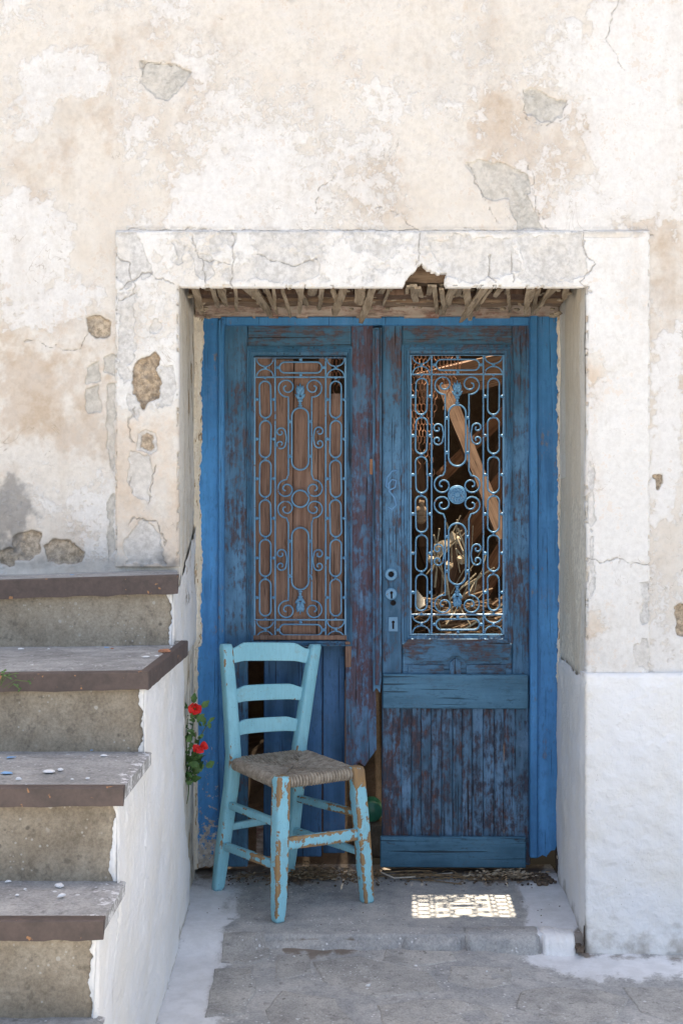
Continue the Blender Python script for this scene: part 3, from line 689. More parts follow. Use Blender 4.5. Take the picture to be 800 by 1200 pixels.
# broken lintel: mud bed, beams and laths seen from below
xs = lines((OL-.03, OR+.03, .01)); ys = lines((YW+.012, YD+.01, .01)); Xg, Yg = np.meshgrid(xs, ys, indexing='ij')
Zg = OT+.085+.05*(fbm(Xg*14, Yg*14, 200, 4)-.5)-.02*sst(4.2, 4.33, Yg)
grid('mud_bed', Xg, Yg, Zg, M['mud'], house)
for y0, y1, z0, z1, m in ((3.80, 3.90, 1.975, 2.06, 'timber'), (3.98, 4.07, 1.972, 2.05, 'dark_timber'), (4.12, 4.20, 1.968, 2.04, 'timber')):
    b = MB()
    N = 26; px = []
    for i in range(N+1):
        x = OL+(OR-OL)*i/N; d = random.uniform(-.007, .007)
        px.append([(x, y0+d, z0+random.uniform(-.005, .007)), (x, y1+d, z0+random.uniform(-.005, .007)), (x, y1+d, z1), (x, y0+d, z1)])
    vs = [p for q in px for p in q]; fs = []
    for i in range(N):
        for k in range(4): fs.append((i*4+k, i*4+(k+1) % 4, i*4+4+(k+1) % 4, i*4+4+k))
    b.add(vs, fs).obj('lintel_beam', M[m], house)
rnd = random.Random(5)
lx = [228, 255, 285, 312, 345, 379, 396, 428, 457, 483, 510, 538, 567, 595, 624, 655, 236, 249, 262, 275, 296, 307, 320, 331, 356, 370, 388, 404, 420, 437, 451, 462, 476, 490, 503, 517, 531, 545, 560, 574, 589, 602, 617, 632, 648, 662]
for i, px in enumerate(lx):
    x = X(px, YW+.05)+rnd.uniform(-.006, .006)
    wd = rnd.choice([.012, .018, .024, .030])*rnd.uniform(.8, 1.1); y0 = YW+rnd.uniform(.02, .05); y1 = rnd.choice([4.0, 4.1, 4.2, 4.26, 4.30])+rnd.uniform(-.03, .02)
    z = 1.955+rnd.uniform(-.006, .012); tz = rnd.choice([rnd.uniform(-.03, -.005), rnd.uniform(-.005, .03)])
    if px in (437,): tz = -.035; y1 = 4.27
    a = rnd.uniform(-.09, .09)+(.16 if px > 470 else 0)*rnd.random()
    b = MB(); L = y1-y0; n = 5; vs = []
    for k in range(n+1):
        s = k/n; ww = wd*(1 if k < n else .5)*rnd.uniform(.85, 1.1); xx = x+a*s*L+rnd.uniform(-.002, .002); zz = z+tz*s; yy = y0+L*s
        h = rnd.uniform(.005, .009)
        vs += [(xx-ww/2, yy, zz), (xx+ww/2, yy, zz+rnd.uniform(-.003, .003)), (xx+ww/2, yy, zz+h), (xx-ww/2, yy, zz+h)]
    fs = [(0, 1, 2, 3), (n*4+3, n*4+2, n*4+1, n*4)]
    for k in range(n):
        for q in range(4): fs.append((k*4+q, k*4+(q+1) % 4, k*4+4+(q+1) % 4, k*4+4+q))
    b.add(vs, fs).obj('lath', M['timber_y'], house)
# plaster corners and lumps of mortar still hanging between the laths
b = MB()
for k in range(110):
    x = rnd.uniform(OL+.02, OR-.03); b.ball((x, rnd.uniform(3.8, 4.3), 1.968+rnd.uniform(-.006, .02)), rnd.uniform(.003, .011), (rnd.uniform(.7, 1.6), 1, rnd.uniform(.4, .8)), 5, 4)
for k in range(16):
    s = rnd.choice([0, 1]); xx = (OL+.012) if s == 0 else (OR-.012)
    b.ball((xx+rnd.uniform(-.01, .02)*(1 if s == 0 else -1), rnd.uniform(3.78, 4.3), 1.955+rnd.uniform(-.02, .02)), rnd.uniform(.006, .014), (1.4, 1, .6), 5, 4)
tag(b.obj('mortar_lumps', M['mortar'], house), kind='stuff')

# ---------------------------------------------------------------- door frame
KD = F/YD
frame = thing('door_frame', (.12, 4.37, 0), 'blue painted wooden door frame set deep in the doorway, flaking at its foot', 'door frame')
def board(name, px0, px1, py0, py1, d, th, mat, parent, c=.003, bot=None, topj=0, lip=0):
    """upright or flat board given by where its front face stands at depth d"""
    x0, x1, z0, z1 = X(px0, d), X(px1, d), Z(py1, d), Z(py0, d)
    b = MB()
    if bot: b.prism([(X(a, d), Z(q, d)) for a, q in bot], d, d+th)
    else: b.box(x0, x1, d, d+th, z0, z1, c)
    return b.obj(name, mat, parent, origin=((x0+x1)/2, d, (z0+z1)/2))
rj = random.Random(3)
bl = [(221, 372), (256, 372), (256, 1018)]+[(256-5*i, 1016+rj.uniform(-5, 5)) for i in range(1, 7)]+[(221, 1015)]
board('jamb', 221, 256, 372, 1018, YD, .07, M['jamb_w'], frame, bot=bl)
board('bead', 255.5, 262.5, 374, 1018, YD-.012, .08, M['jamb'], frame, .004)
br = [(622, 371), (659, 371), (659, 985), (653, 988), (650, 996), (645, 997), (640, 1003), (634, 1004), (629, 1002), (624, 1005), (622, 1005)]
board('bead', 621, 630, 368, 1006, YD-.014, .08, M['jamb'], frame, .004)
board('jamb', 622, 659, 371, 1004, YD, .07, M['jamb'], frame, bot=[(a+6 if a < 640 else a, b) for a, b in br])
board('head', 232, 652, 371, 381, YD+.004, .06, M['jamb'], frame, .003)
# pinkish mortar and old wood strip above the head
xs = lines((OL-.02, OR+.02, .008)); zs = lines((1.925, 2.03, .006)); Xg, Zg = np.meshgrid(xs, zs, indexing='ij')
Yg = YD-.025+.012*(fbm(Xg*14, Zg*20, 210, 4)-.5)-.02*np.clip((Zg-1.965)/.05, 0, 1)
kp = Zg[:-1, :-1] > 1.945+.012*(fbm(Xg[:-1, :-1]*9, Xg[:-1, :-1]*0, 211, 4)-.5)+.004
skirted('head_mortar', Xg, Yg, Zg, M['pink'], frame, kp, {}, .03)

# broken plaster lip that laps over the outer edges of the jambs
for side in (0, 1):
    zs = lines((.02, 1.96, .006)); a = np.linspace(0, 1, 14); A, Zg = np.meshgrid(a, zs, indexing='ij')
    wv = .014+.022*(fbm(Zg*6, Zg*0, 212+side, 5, .7)-.4)+.014*(fbm(Zg*45, Zg*0, 214+side, 4, .7)-.5)+.006*sst(1.2, 1.9, Zg)
    if side == 0: wv = np.where(Zg < .80, wv*.7, wv+.006)
    x0 = X(229, YD)-.014 if side == 0 else X(658, YD)+.014
    Xg = x0+(1 if side == 0 else -1)*A*(wv+.012)
    Yg = YD-.020+.010*A+.006*(fbm(Zg*20, A*3, 216+side, 3)-.5)+.016*(A > .99)
    wh = .5+.8*(fbm(Zg*8, A*2, 218, 4)-.5); gr = .3+.7*(fbm(Zg*14, A*4, 219, 4)-.4)
    grid('plaster_lip', Xg, Yg, Zg, M['reveal'], frame, None, {'fa': rgba(.3+0*A, gr, .6*(fbm(Zg*26, A*5, 217, 3) > .66), wh), 'fb': rgba(0*A, 0*A)}, flip=(side == 1))
# ---------------------------------------------------------------- door leaves
def ring(name, o, i, prof, mat, parent):
    """mitred frame moulding; o and i are x0,x1,z0,z1 rectangles, prof lists (t, y) from outside to inside"""
    vs = []; fs = []
    for t, y in prof:
        x0, x1, z0, z1 = [a+(b-a)*t for a, b in zip(o, i)]
        vs += [(x0, y, z0), (x1, y, z0), (x1, y, z1), (x0, y, z1)]
    for k in range(len(prof)-1):
        for q in range(4): fs.append((k*4+q, k*4+(q+1) % 4, k*4+4+(q+1) % 4, k*4+4+q))
    return mesh(name, vs, fs, mat, parent)
def rect(px0, px1, py0, py1, d): return (X(px0, d), X(px1, d), Z(py1, d), Z(py0, d))

def grille(leaf, px0, px1, py0, py1, d, rosette, rnd):
    """wrought iron grille: design units are 355 wide, 1100 high"""
    x0, x1, zt, zb = X(px0, d), X(px1, d), Z(py0, d), Z(py1, d)
    cx, cz = (x0+x1)/2, (zt+zb)/2; sx = (x1-x0)/355; sz = (zt-zb)/1100
    def q(u, v): return (x0+(u-60)*sx, d, zt-(v-65)*sz)
    m = M['iron']; R0 = .0030
    b = MB(); b.tube([q(60, 65), q(415, 65), q(415, 1165), q(60, 1165)], .0042, 4, True)
    g = b.obj('grille', m, leaf)
    for u in (140, 338): MB().tube([q(u, 65), q(u, 1165)], R0, 6).obj('bar', m, g)
    for v in (140, 1088): MB().tube([q(60, v), q(415, v)], R0, 6).obj('bar', m, g)
    def loop(hw, hh, n=9):
        r = min(hw*sx, hh*sz); ex, ez = hw*sx-r, hh*sz-r; pts = []
        for (ox, oz, a0) in ((ex, ez, 0), (-ex, ez, 90), (-ex, -ez, 180), (ex, -ez, 270)):
            for k in range(n+1):
                a = R(a0+90*k/n); pts.append((ox+r*cos(a), 0, oz+r*sin(a)))
        out = [pts[0]]
        for p in pts[1:]:
            if (Vector(p)-Vector(out[-1])).length > 1e-5: out.append(p)
        if (Vector(out[0])-Vector(out[-1])).length < 1e-5: out.pop()
        return out
    def shared(name, pts, r, places, closed=True):
        me = None
        for (u, v, tilt) in places:
            p = q(u, v)
            if me is None:
                o = MB().tube([Vector(a)+Vector(p) for a in pts], r, 6, closed).obj(name, m, g, True, origin=p); me = o
            else:
                o = me.copy(); COL.objects.link(o); o.location = Vector(p)-offs(g)
            o.rotation_euler = (0, R(tilt), 0)
    V6 = (217, 371, 525, 680, 835, 998) ; V6 = [140+13+74+ (1088-140-26-148)*k/5 for k in range(6)]
    hh = (V6[1]-V6[0])/2-6
    shared('oval_ring', loop(22, hh), R0, [(u, v, rnd.uniform(-1.5, 1.5)) for u in (101, 377) for v in V6])
    shared('long_oval', loop(33, 121), R0*1.1, [(238, 381, 0), (238, 849, 0)])
    shared('flat_oval', loop(83, 21), R0, [(240, 102, 0), (240, 1127, rnd.uniform(-1, 1))])
    shared('centre_ring', loop(33, 33*sx/sz), R0*1.1, [(238, 615, 0)])
    c = MB()
    for u in (101, 377):
        for v in V6:
            for du in (-33, 34): c.ball(q(u+du, v), .0068, (1.15, 1, .9), 8, 6)
        for k in range(5):
            vm = (V6[k]+V6[k+1])/2; c.ball(q(u, vm-5), .0062, (1.2, 1, .7), 8, 5); c.ball(q(u, vm+5), .0062, (1.2, 1, .7), 8, 5)
        c.ball(q(u, 103), .0062); c.ball(q(u, 1127), .0062)
        for v in (143, 1085): c.ball(q(u, v), .005)
    for v in (102, 1127):
        c.ball(q(150, v), .0062); c.ball(q(330, v), .0062)
    for v in (72, 131, 1097, 1157): c.ball(q(240, v), .0062)
    for v0 in (381, 849):
        for dv in (-68, 68):
            for u in (198, 279): c.ball(q(u, v0+dv), .0064)
    tag(c.obj('collars', m, g, True), kind='stuff')
    # corner half circles
    for u, w_ in ((100, 33), (377, 34)):
        for v, s in ((68, 1), (138, -1), (1091, 1), (1162, -1)):
            pts = [q(u+w_*cos(a), v+s*30*sin(a)) for a in [pi*k/10 for k in range(11)]]
            MB().tube(pts, R0*.9, 5).obj('half_ring', m, g, True)
    def scroll(u, v, a0, dr, r0, turns, pre=None, n=34):
        pts = [q(*p) for p in (pre or [])]
        for k in range(n+1):
            t = k/n; a = a0+dr*turns*2*pi*t; r = r0*(1-t)**.75*.86+r0*.14
            pts.append(q(u+r*cos(a), v-r*sin(a)*sx/sz))
        return pts
    for mir in (1, -1):
        def mu(p): return p
        for (v, a0, dr, pre) in ((181, -90, -1, [(190, 535-8), (190, 380)]), ):
            pass
    parts = []
    def MIR(pts, mx_, mz_): return [(2*cx-p[0] if mx_ else p[0], p[1], 2*cz-p[2] if mz_ else p[2]) for p in pts]
    # top scroll, the thin rod and the middle scroll form one bent piece
    A = scroll(186, 180, R(-82), -1, 38, 1.45); Bq = scroll(183, 577, R(88), 1, 37, 1.45)
    long_ = A[::-1]+[q(192, 235), q(192, 380), q(192, 520)]+Bq
    C = scroll(163, 353, R(-10), 1, 20, 1.15); D = scroll(163, 400, R(10), -1, 20, 1.15)
    cs = C[::-1]+[q(185, 366), q(186, 377), q(185, 388)]+D
    for a in (False, True):
        for z_ in (False, True):
            j = rnd.uniform(-.002, .002)
            MB().tube(MIR(long_, a, z_), R0*.95, 6).obj('scroll', m, g, True)
            MB().tube([(p[0]+j, p[1]-.001, p[2]+j) for p in MIR(cs, a, z_)], R0*.95, 6).obj('scroll', m, g, True)
    # leaf finials
    for s in (1, -1):
        f = MB()
        def fz(v): return v if s == 1 else 1230-v
        for (v, r, h) in ((252, .0085, .5), (243, .0055, 1.2), (232, .0095, .6), (222, .0065, 1)): f.ball(q(238, fz(v)), r, (1, .8, h))
        for (du, v, l, a) in ((0, 190, 34, 0), (-9, 198, 22, -26), (9, 198, 22, 26), (-12, 212, 13, -55), (12, 212, 13, 55), (-8, 182, 14, -20), (8, 182, 14, 20)):
            a2 = R(a); tip = q(238+du+l*sin(a2)*.8, fz(v-l*cos(a2)*.8)); base = q(238+du*.4, fz(v+14)); mid = q(238+du, fz(v))
            f.tube([base, mid, tip], [.004, .0068, .001], 6)
        f.obj('finial', m, g, True)
    if rosette:
        p = q(238, 615); f = MB(); r = .0305
        vs = []; n = 20
        for (rr, yy) in ((r, .003), (r, -.004), (r*.86, -.007), (r*.8, -.005), (r*.4, -.006), (r*.25, -.010)):
            for k in range(n):
                a = 2*pi*k/n; w2 = rr*(1+(.05 if (k % 2 and rr < r*.83 and rr > .3*r) else 0)); vs.append((p[0]+w2*cos(a), p[1]+yy, p[2]+w2*sin(a)))
        fs = [tuple(range(5*n, 6*n))]
        for j in range(5):
            for k in range(n): fs.append((j*n+k, j*n+(k+1) % n, (j+1)*n+(k+1) % n, (j+1)*n+k))
        f.add(vs, fs)
        for k in range(9):
            a = 2*pi*k/9; f.ball((p[0]+r*.58*cos(a), p[1]-.006, p[2]+r*.58*sin(a)), .0055, (1, .7, 1), 6, 5)
        f.obj('rosette', m, g)
    return g

DL = YD+.02
left = thing('door_leaf', (-.13, DL, 0), 'left blue door leaf with brown boards behind its iron grille and a broken lower half', 'door')
board('stile', 262.5, 290, 381, 1016, DL, .045, M['leaf'], left)
board('stile', 412, 437, 381, 905, DL, .045, M['leaf_w'], left, bot=[(412, 381), (437, 381), (438, 760), (440, 800), (441, 878), (434, 888), (427, 898), (420, 893), (414, 903), (405, 906), (405, 760), (412, 757)])
board('top_rail', 290.3, 411.7, 381, 407, DL+.001, .043, M['leaf_x'], left)
ring('moulding', rect(289.5, 412.5, 406, 757, DL), rect(298, 405, 417, 751, DL), [(0, DL-.001), (0, DL-.007), (.22, DL-.009), (.34, DL-.002), (.5, DL-.003), (.62, DL+.004), (.85, DL+.006), (.95, DL+.013), (1, DL+.03)], M['leaf'], left)
a = board('astragal', 436.5, 447, 384, 811, DL-.022, .04, M['leaf'], left, .006, bot=[(436.5, 384), (447, 384), (447, 796), (445, 812), (441, 806), (437, 811)])
# slight chamfer strip on the astragal
board('strip', 439.5, 444.5, 386, 803, DL-.030, .010, M['leaf_w'], left, .003)
board('splinter', 404.5, 411.5, 752, 782, DL-.004, .03, M['brown'], left, .002)
grille(left, 298.5, 404.5, 419.5, 749.5, DL+.012, False, random.Random(1))
for k, (a, b_, t0, t1) in enumerate(((291, 316, 418, 748), (316.6, 343, 421, 746), (343.5, 372, 424, 749), (372.5, 387, 420, 746), (387.4, 402, 461, 748))):
    d = DL+.036+.003*(k % 2)
    o = board('backing_board', a, b_, t0, t1, d, .014, M['brown'], left, .002)
    o.rotation_euler = (0, R((.35, .2, .5, .3, .1)[k]), 0)
o = board('backing_strip', 296, 408, 744.5, 750, DL+.006, .016, M['brown'], left, .002)
board('splinter', 292, 300, 748, 762, DL+.02, .02, M['brown'], left, .002)
for a, b_, t0, t1, ry in ((309, 377, 757, 1004, .2), (378.4, 404, 756, 1000, -.1)):
    o = board('lower_board', a, b_, t0, t1, DL+.055, .02, M['lowboard'], left, .003); o.rotation_euler = (0, R(ry), 0)
board('lower_strip', 300, 311, 965, 1013, DL+.07, .02, M['rubbed'] if 'rubbed' in M else M['pink'], left, .003)
# latch on the meeting edge
MB().box(X(433, DL), X(437, DL), DL-.006, DL, Z(556, DL), Z(538, DL), .001).obj('latch_plate', M['mesh'], left)

DR = YD+.018
right = thing('door_leaf', (.40, DR, 0), 'right blue door leaf with open iron grille, lock plates and peeling planked lower half', 'door')
board('stile', 447.6, 471, 380, 1012, DR, .045, M['leaf'], right)
board('stile', 600, 621, 380, 1014, DR, .045, M['leaf'], right)
board('top_rail', 471.3, 599.7, 380, 405, DR+.001, .043, M['leaf_x'], right)
ring('moulding', rect(470.5, 600.5, 404, 754, DR), rect(481, 590, 415, 744, DR), [(0, DR-.001), (0, DR-.007), (.22, DR-.009), (.34, DR-.002), (.5, DR-.003), (.62, DR+.004), (.85, DR+.006), (.95, DR+.013), (1, DR+.045)], M['leaf'], right)
board('mid_rail', 471.3, 599.7, 754, 792, DR+.004, .04, M['leaf_x'], right)
# shaped raised moulding under the grille
b = MB(); b.prism([(X(a, DR), Z(c, DR)) for a, c in ((471, 757), (478, 749), (593, 749), (599, 757), (596, 768), (585, 774), (545, 774), (538, 768), (529, 768), (522, 774), (486, 774), (475, 768))], DR-.010, DR+.004)
b.obj('raised_panel', M['leaf_x'], right)
b = MB(); b.prism([(X(a, DR), Z(c, DR)) for a, c in ((478, 779), (520, 779), (520, 791), (478, 791))], DR-.004, DR+.003); b.obj('panel_piece', M['leaf_x'], right)
b = MB(); b.prism([(X(a, DR), Z(c, DR)) for a, c in ((526, 791), (527, 776), (533, 771), (539, 776), (540, 791))], DR-.007, DR+.003); b.obj('panel_piece', M['leaf'], right)
b = MB(); b.prism([(X(a, DR), Z(c, DR)) for a, c in ((546, 779), (592, 779), (592, 791), (546, 791))], DR-.004, DR+.003); b.obj('panel_piece', M['leaf_x'], right)
cuts = [447.8, 470, 482, 493, 505, 517, 530, 541, 553, 566, 579, 590, 619.5]
for k in range(len(cuts)-1):
    a, b_ = cuts[k]+.15, cuts[k+1]-.15
    if k in (0,): b_ = 470
    dd = DR-.003+.0035*(k % 2)+random.uniform(0, .002)
    if 0 < k < len(cuts)-2: board('plank', a, b_, 826, 984, dd, .02, M['plank'], right, .0025)
board('plank', 447.9, 469.7, 826, 984, DR-.006, .006, M['plank'], right, .002)
board('plank', 590.2, 618.8, 826, 984, DR-.006, .006, M['plank'], right, .002)
board('bottom_rail', 471.3, 599.7, 975, 1012, DR+.004, .04, M['plank'], right)
o = board('cross_board', 448.5, 618.5, 790.5, 830.5, DR-.026, .02, M['board'], right, .003); o.rotation_euler = (0, R(.25), 0)
o = board('cross_board', 445.5, 616, 981, 1017, DR-.026, .02, M['board'], right, .003); o.rotation_euler = (0, R(.3), 0)
grille(right, 481, 589.5, 416.5, 743, DR+.012, True, random.Random(2))
# lock furniture
def disc(name, px, py, r, d, hole_r, parent):
    b = MB(); n = 20; cx, cz = X(px, d), Z(py, d); vs = []
    for rr, yy in ((r, .004), (r, -.001), (r*.86, -.004), (hole_r*1.2, -.004), (hole_r, -.001), (hole_r, .006)):
        for k in range(n): a = 2*pi*k/n; vs.append((cx+rr*cos(a), d+yy, cz+rr*sin(a)))
    fs = []
    for j in range(5):
        for k in range(n): fs.append((j*n+k, j*n+(k+1) % n, (j+1)*n+(k+1) % n, (j+1)*n+k))
    return b.add(vs, fs).obj(name, M['iron'], parent)
d0 = DR-.003
s = disc('handle_rose', 458, 673, .0225, d0, .010, right)
MB().box(X(454, d0), X(462, d0), d0+.001, d0+.0025, Z(677, d0), Z(669, d0), .0003).obj('hole', M['black'], s)
s = disc('lock_rose', 458, 696, .0215, d0, .002, right)
b = MB(); b.ball((X(458.5, d0), d0-.004, Z(694.5, d0)), .0055, (1, .3, 1)); b.box(X(457.6, d0), X(459.6, d0), d0-.0055, d0-.003, Z(701.5, d0), Z(695, d0), .0003); b.obj('keyhole', M['black'], s)
MB().ball((X(460.5, d0), d0+.001, Z(706.5, d0)), .010, (1, .35, 1), 10, 6).obj('screw_hole', M['black'], right)
s = MB().box(X(455, d0), X(466, d0), d0-.001, d0+.003, Z(740, d0), Z(723, d0), .001).obj('lock_plate', M['iron'], right)
b = MB(); b.ball((X(460.5, d0), d0-.001, Z(729, d0)), .0055, (1, .35, 1)); b.box(X(459.4, d0), X(461.6, d0), d0-.0025, d0, Z(737, d0), Z(730, d0), .0003); b.obj('keyhole', M['black'], s)
# pale painted scrawl on the stile
pts = [(466, 551), (459, 552), (453, 560), (452, 570), (457, 574), (463, 571), (464, 563), (459, 562), (455, 567), (456, 576), (462, 583), (464, 592), (459, 597), (454, 594)]
b = MB(); b.tube([(X(a, DR), DR-.0002, Z(c, DR)) for a, c in pts], .0030, 6); b.obj('painted_scrawl', M['scrawl'], right, True)
# ---------------------------------------------------------------- ground: street and threshold
def edge_y(x): return 3.715+.018*(fbm(x*6, x*0, 220, 3)-.5)
xs = lines((-14, -1.3, .8), (-1.3, -.56, .02), (-.56, .82, .006), (.82, 1.35, .01), (1.35, 14, .8))
ys = lines((-14, 0, .8), (0, 3.1, .1), (3.1, 4.46, .006))
Xg, Yg = np.meshgrid(xs, ys, indexing='ij')
def ground_z(x, y):
    st = np.where((x > OL-.05) & (x < OR+.02), sst(-.006, .006, y-edge_y(x)), 0)
    soft = sst(-.09, .05, y-edge_y(x))
    wl = sst(-.27, -.36, x)
    st = st*(1-wl)+soft*wl
    base = -.036-.012*sst(.30, .62, x)-.012*np.clip(x-.5, 0, 3)+.010*(fbm(x*3, y*3, 221, 3)-.5)+.006*(fbm(x*17, y*17, 222, 3)-.5)
    top = 0+.006*(fbm(x*7, y*7, 223, 3)-.5)
    return base*(1-st)+top*st
Zg = ground_z(Xg, Yg)
near = Yg > 2.9
D = np.maximum(Yg, .5); U = np.where(near, 400+Xg*F/D, -9999); V = np.where(near, 600+(CZ-Zg)*F/D, -9999)
def gm(poly, **k): return polymask(U, V, poly, **k)
wash = mx(mx(gm([(205, 1030), (262, 1030), (278, 1045), (266, 1085), (262, 1130), (245, 1210), (170, 1215), (205, 1065)], soft=24, jag=14, seed=230),
             gm([(606, 1036), (660, 1020), (690, 1112), (640, 1118), (612, 1100), (618, 1078)], soft=8, jag=8, seed=231)),
          gm([(608, 1116), (645, 1113), (690, 1117), (820, 1125), (820, 1148), (740, 1146), (690, 1144), (650, 1138), (622, 1132)], soft=11, jag=9, seed=232))
wash += .18*(fbm(Xg*11, Yg*11, 233, 4) > .6)+.50*sst(2.7, 2.0, Yg)  # out-of-frame lane also whitened, added to bounce sun onto the facade
dirt = mx(gm([(225, 1008), (640, 1008), (634, 1030), (560, 1036), (500, 1026), (440, 1030), (395, 1026), (340, 1036), (280, 1022), (228, 1030)], soft=8, jag=12, seed=234),
          gm([(330, 1100), (420, 1100), (418, 1114), (400, 1122), (350, 1120), (332, 1112)], soft=7, jag=8, seed=235)*.9)
dirt = mx(dirt, gm([(672, 1090), (684, 1090), (690, 1122), (668, 1118)], soft=4, jag=5, seed=236))
dirt = mx(dirt, .55*gm([(216, 1062), (224, 1058), (200, 1140), (186, 1200), (180, 1200), (196, 1130)], soft=4, jag=5, seed=237))
dirt = mx(dirt, .6*gm([(640, 1121), (800, 1128), (800, 1122), (690, 1116)], soft=4, jag=4, seed=238))
dirt = mx(dirt, .45*gm([(262, 1098), (640, 1108), (640, 1116), (262, 1106)], soft=4, jag=5, seed=239))
street = grid('street', Xg, Yg, Zg, M['ground'], None, None, {'fa': rgba(wash, dirt, 0*wash)})
tag(street, kind='structure')
# flagstones showing through the worn mortar
def G(px, py, z=-.05): d = F*(CZ-z)/(py-600); return (X(px, d), d)
flags = [[(608, 1166), (640, 1158), (700, 1160), (738, 1172), (720, 1198), (660, 1204), (604, 1184)], [(262, 1112), (312, 1112), (318, 1128), (300, 1136), (260, 1134)],
         [(252, 1142), (296, 1140), (300, 1166), (286, 1196), (240, 1200)], [(364, 1134), (420, 1126), (505, 1146), (520, 1168), (440, 1176), (380, 1158)],
         [(528, 1138), (600, 1136), (600, 1156), (560, 1166), (524, 1156)], [(330, 1168), (392, 1176), (420, 1210), (320, 1212), (310, 1190)],
         [(440, 1184), (530, 1176), (590, 1190), (596, 1216), (452, 1216)], [(452, 1118), (530, 1120), (536, 1132), (480, 1138), (448, 1130)],
         [(730, 1156), (800, 1158), (830, 1180), (790, 1200), (748, 1186)], [(325, 1126), (360, 1124), (366, 1146), (322, 1158)]]
rf = random.Random(9)
for pl in flags:
    pts = [G(*p) for p in pl]; n = len(pts); out = []
    for i in range(n):
        a, b = pts[i], pts[(i+1) % n]
        for k in range(4):
            t = k/4; j = rf.uniform(-.004, .004); out.append((a[0]+(b[0]-a[0])*t+j, a[1]+(b[1]-a[1])*t+rf.uniform(-.004, .004)))
    c = (sum(p[0] for p in out)/len(out), sum(p[1] for p in out)/len(out)); N = len(out)
    lift = rf.uniform(.004, .006) if pl in flags[:3] else rf.uniform(.0012, .003)
    def gz(x, y): return float(ground_z(np.array([x]), np.array([y]))[0])
    vs = [(x, y, gz(x, y)-.01) for x, y in out]+[(c[0]+(x-c[0])*.975, c[1]+(y-c[1])*.975, gz(x, y)+lift*.75) for x, y in out]+\
         [(c[0]+(x-c[0])*.93, c[1]+(y-c[1])*.93, gz(x, y)+lift) for x, y in out]+[(c[0]+(x-c[0])*.5, c[1]+(y-c[1])*.5, gz(x, y)+lift) for x, y in out]+[(c[0], c[1], gz(*c)+lift)]
    fs = []
    for r_ in range(3):
        for i in range(N): fs.append((r_*N+i, r_*N+(i+1) % N, (r_+1)*N+(i+1) % N, (r_+1)*N+i))
    fs += [(3*N+i, 3*N+(i+1) % N, 4*N) for i in range(N)]
    mesh('paving_stone', vs, fs, M['flag'], street, True)
# stones that edge the threshold
for a, b_, m, h in ((300, 468, 'ground', -.014), (471, 541, 'ground', -.006), (546, 634, 'ground', .002), (636.5, 675, 'wash', .002)):
    y0 = 3.690+rf.uniform(-.006, .006); x0, x1 = X(a, y0), X(b_, y0)
    n = 22; vs = []; fs = []
    for i in range(n+1):
        x = x0+(x1-x0)*i/n; e = {0: .012, 1: .004, n-1: .004, n: .012}.get(i, 0)
        yf = y0+e+.034*(float(fbm(x*15, 0, 290, 5, .6))-.4); zt = h+rf.uniform(-.0015, .0015); yb = y0+.10+.05*(float(fbm(x*11, 5, 291, 3))-.5)
        vs += [(x, yf-.004, -.07), (x, yf, zt-.022-e), (x, yf+.016, zt-.002-e*.5), (x, yb-.01, zt+.001), (x, yb+.01, -.02)]
    for i in range(n):
        for k in range(4): fs.append((i*5+k, i*5+k+1, i*5+6+k, i*5+5+k))
    fs += [(0, 4, 3, 2, 1), tuple(n*5+k for k in range(5))]
    o = MB().add(vs, fs).obj('edge_stone', M[m], street, True)

# ---------------------------------------------------------------- staircase
stair = thing('staircase', (-.85, 3.74, -.05), 'concrete steps with rusty iron edges and whitewashed side, left of the door', 'staircase')
z1, z2, z3, z4, z5, z6, z7 = 1.096, .902, .716, .524, .34, .16, -.02
d1, d2, d3, d4, d5, d6, d7 = 3.40, 2.84, 2.48, 2.255, 2.01, 1.76, 1.5
XL = -1.35
def shear(k, xr):
    Mx = Matrix.Identity(4); Mx[2][0] = k; Mx[2][3] = -k*xr; return Mx
def tread_grid(name, x0, x1, y0, y1, z, k, seed, skew=0):
    xs = lines((x0, x1, .008)); ys = lines((y0, y1, .008)); A, B = np.meshgrid(xs, ys, indexing='ij')
    C = z+k*(A-x1)+.004*(fbm(A*6, B*6, seed, 3)-.5)+.0025*(fbm(A*40, B*40, seed+1, 3)-.5)
    ee = np.clip(1-(x1-A)/.02, 0, 1); C -= ee*.008*fbm(A*0, B*20, seed+2, 3); 
    return grid(name, A-skew*(B-y0)*(A > -1), B, C, M['tread'], stair)
T = [(z1, d1, YW+.02, -.449, .045, .03), (z2, d2, d1+.05, -.4425, .036, .012), (z3, d3, d2+.03, -.437, .033, 0), (z4, d4, d3+.03, -.434, .030, 0),
     (z5, d5, d4+.03, -.432, .033, 0), (z6, d6, d5+.03, -.43, .033, 0)]
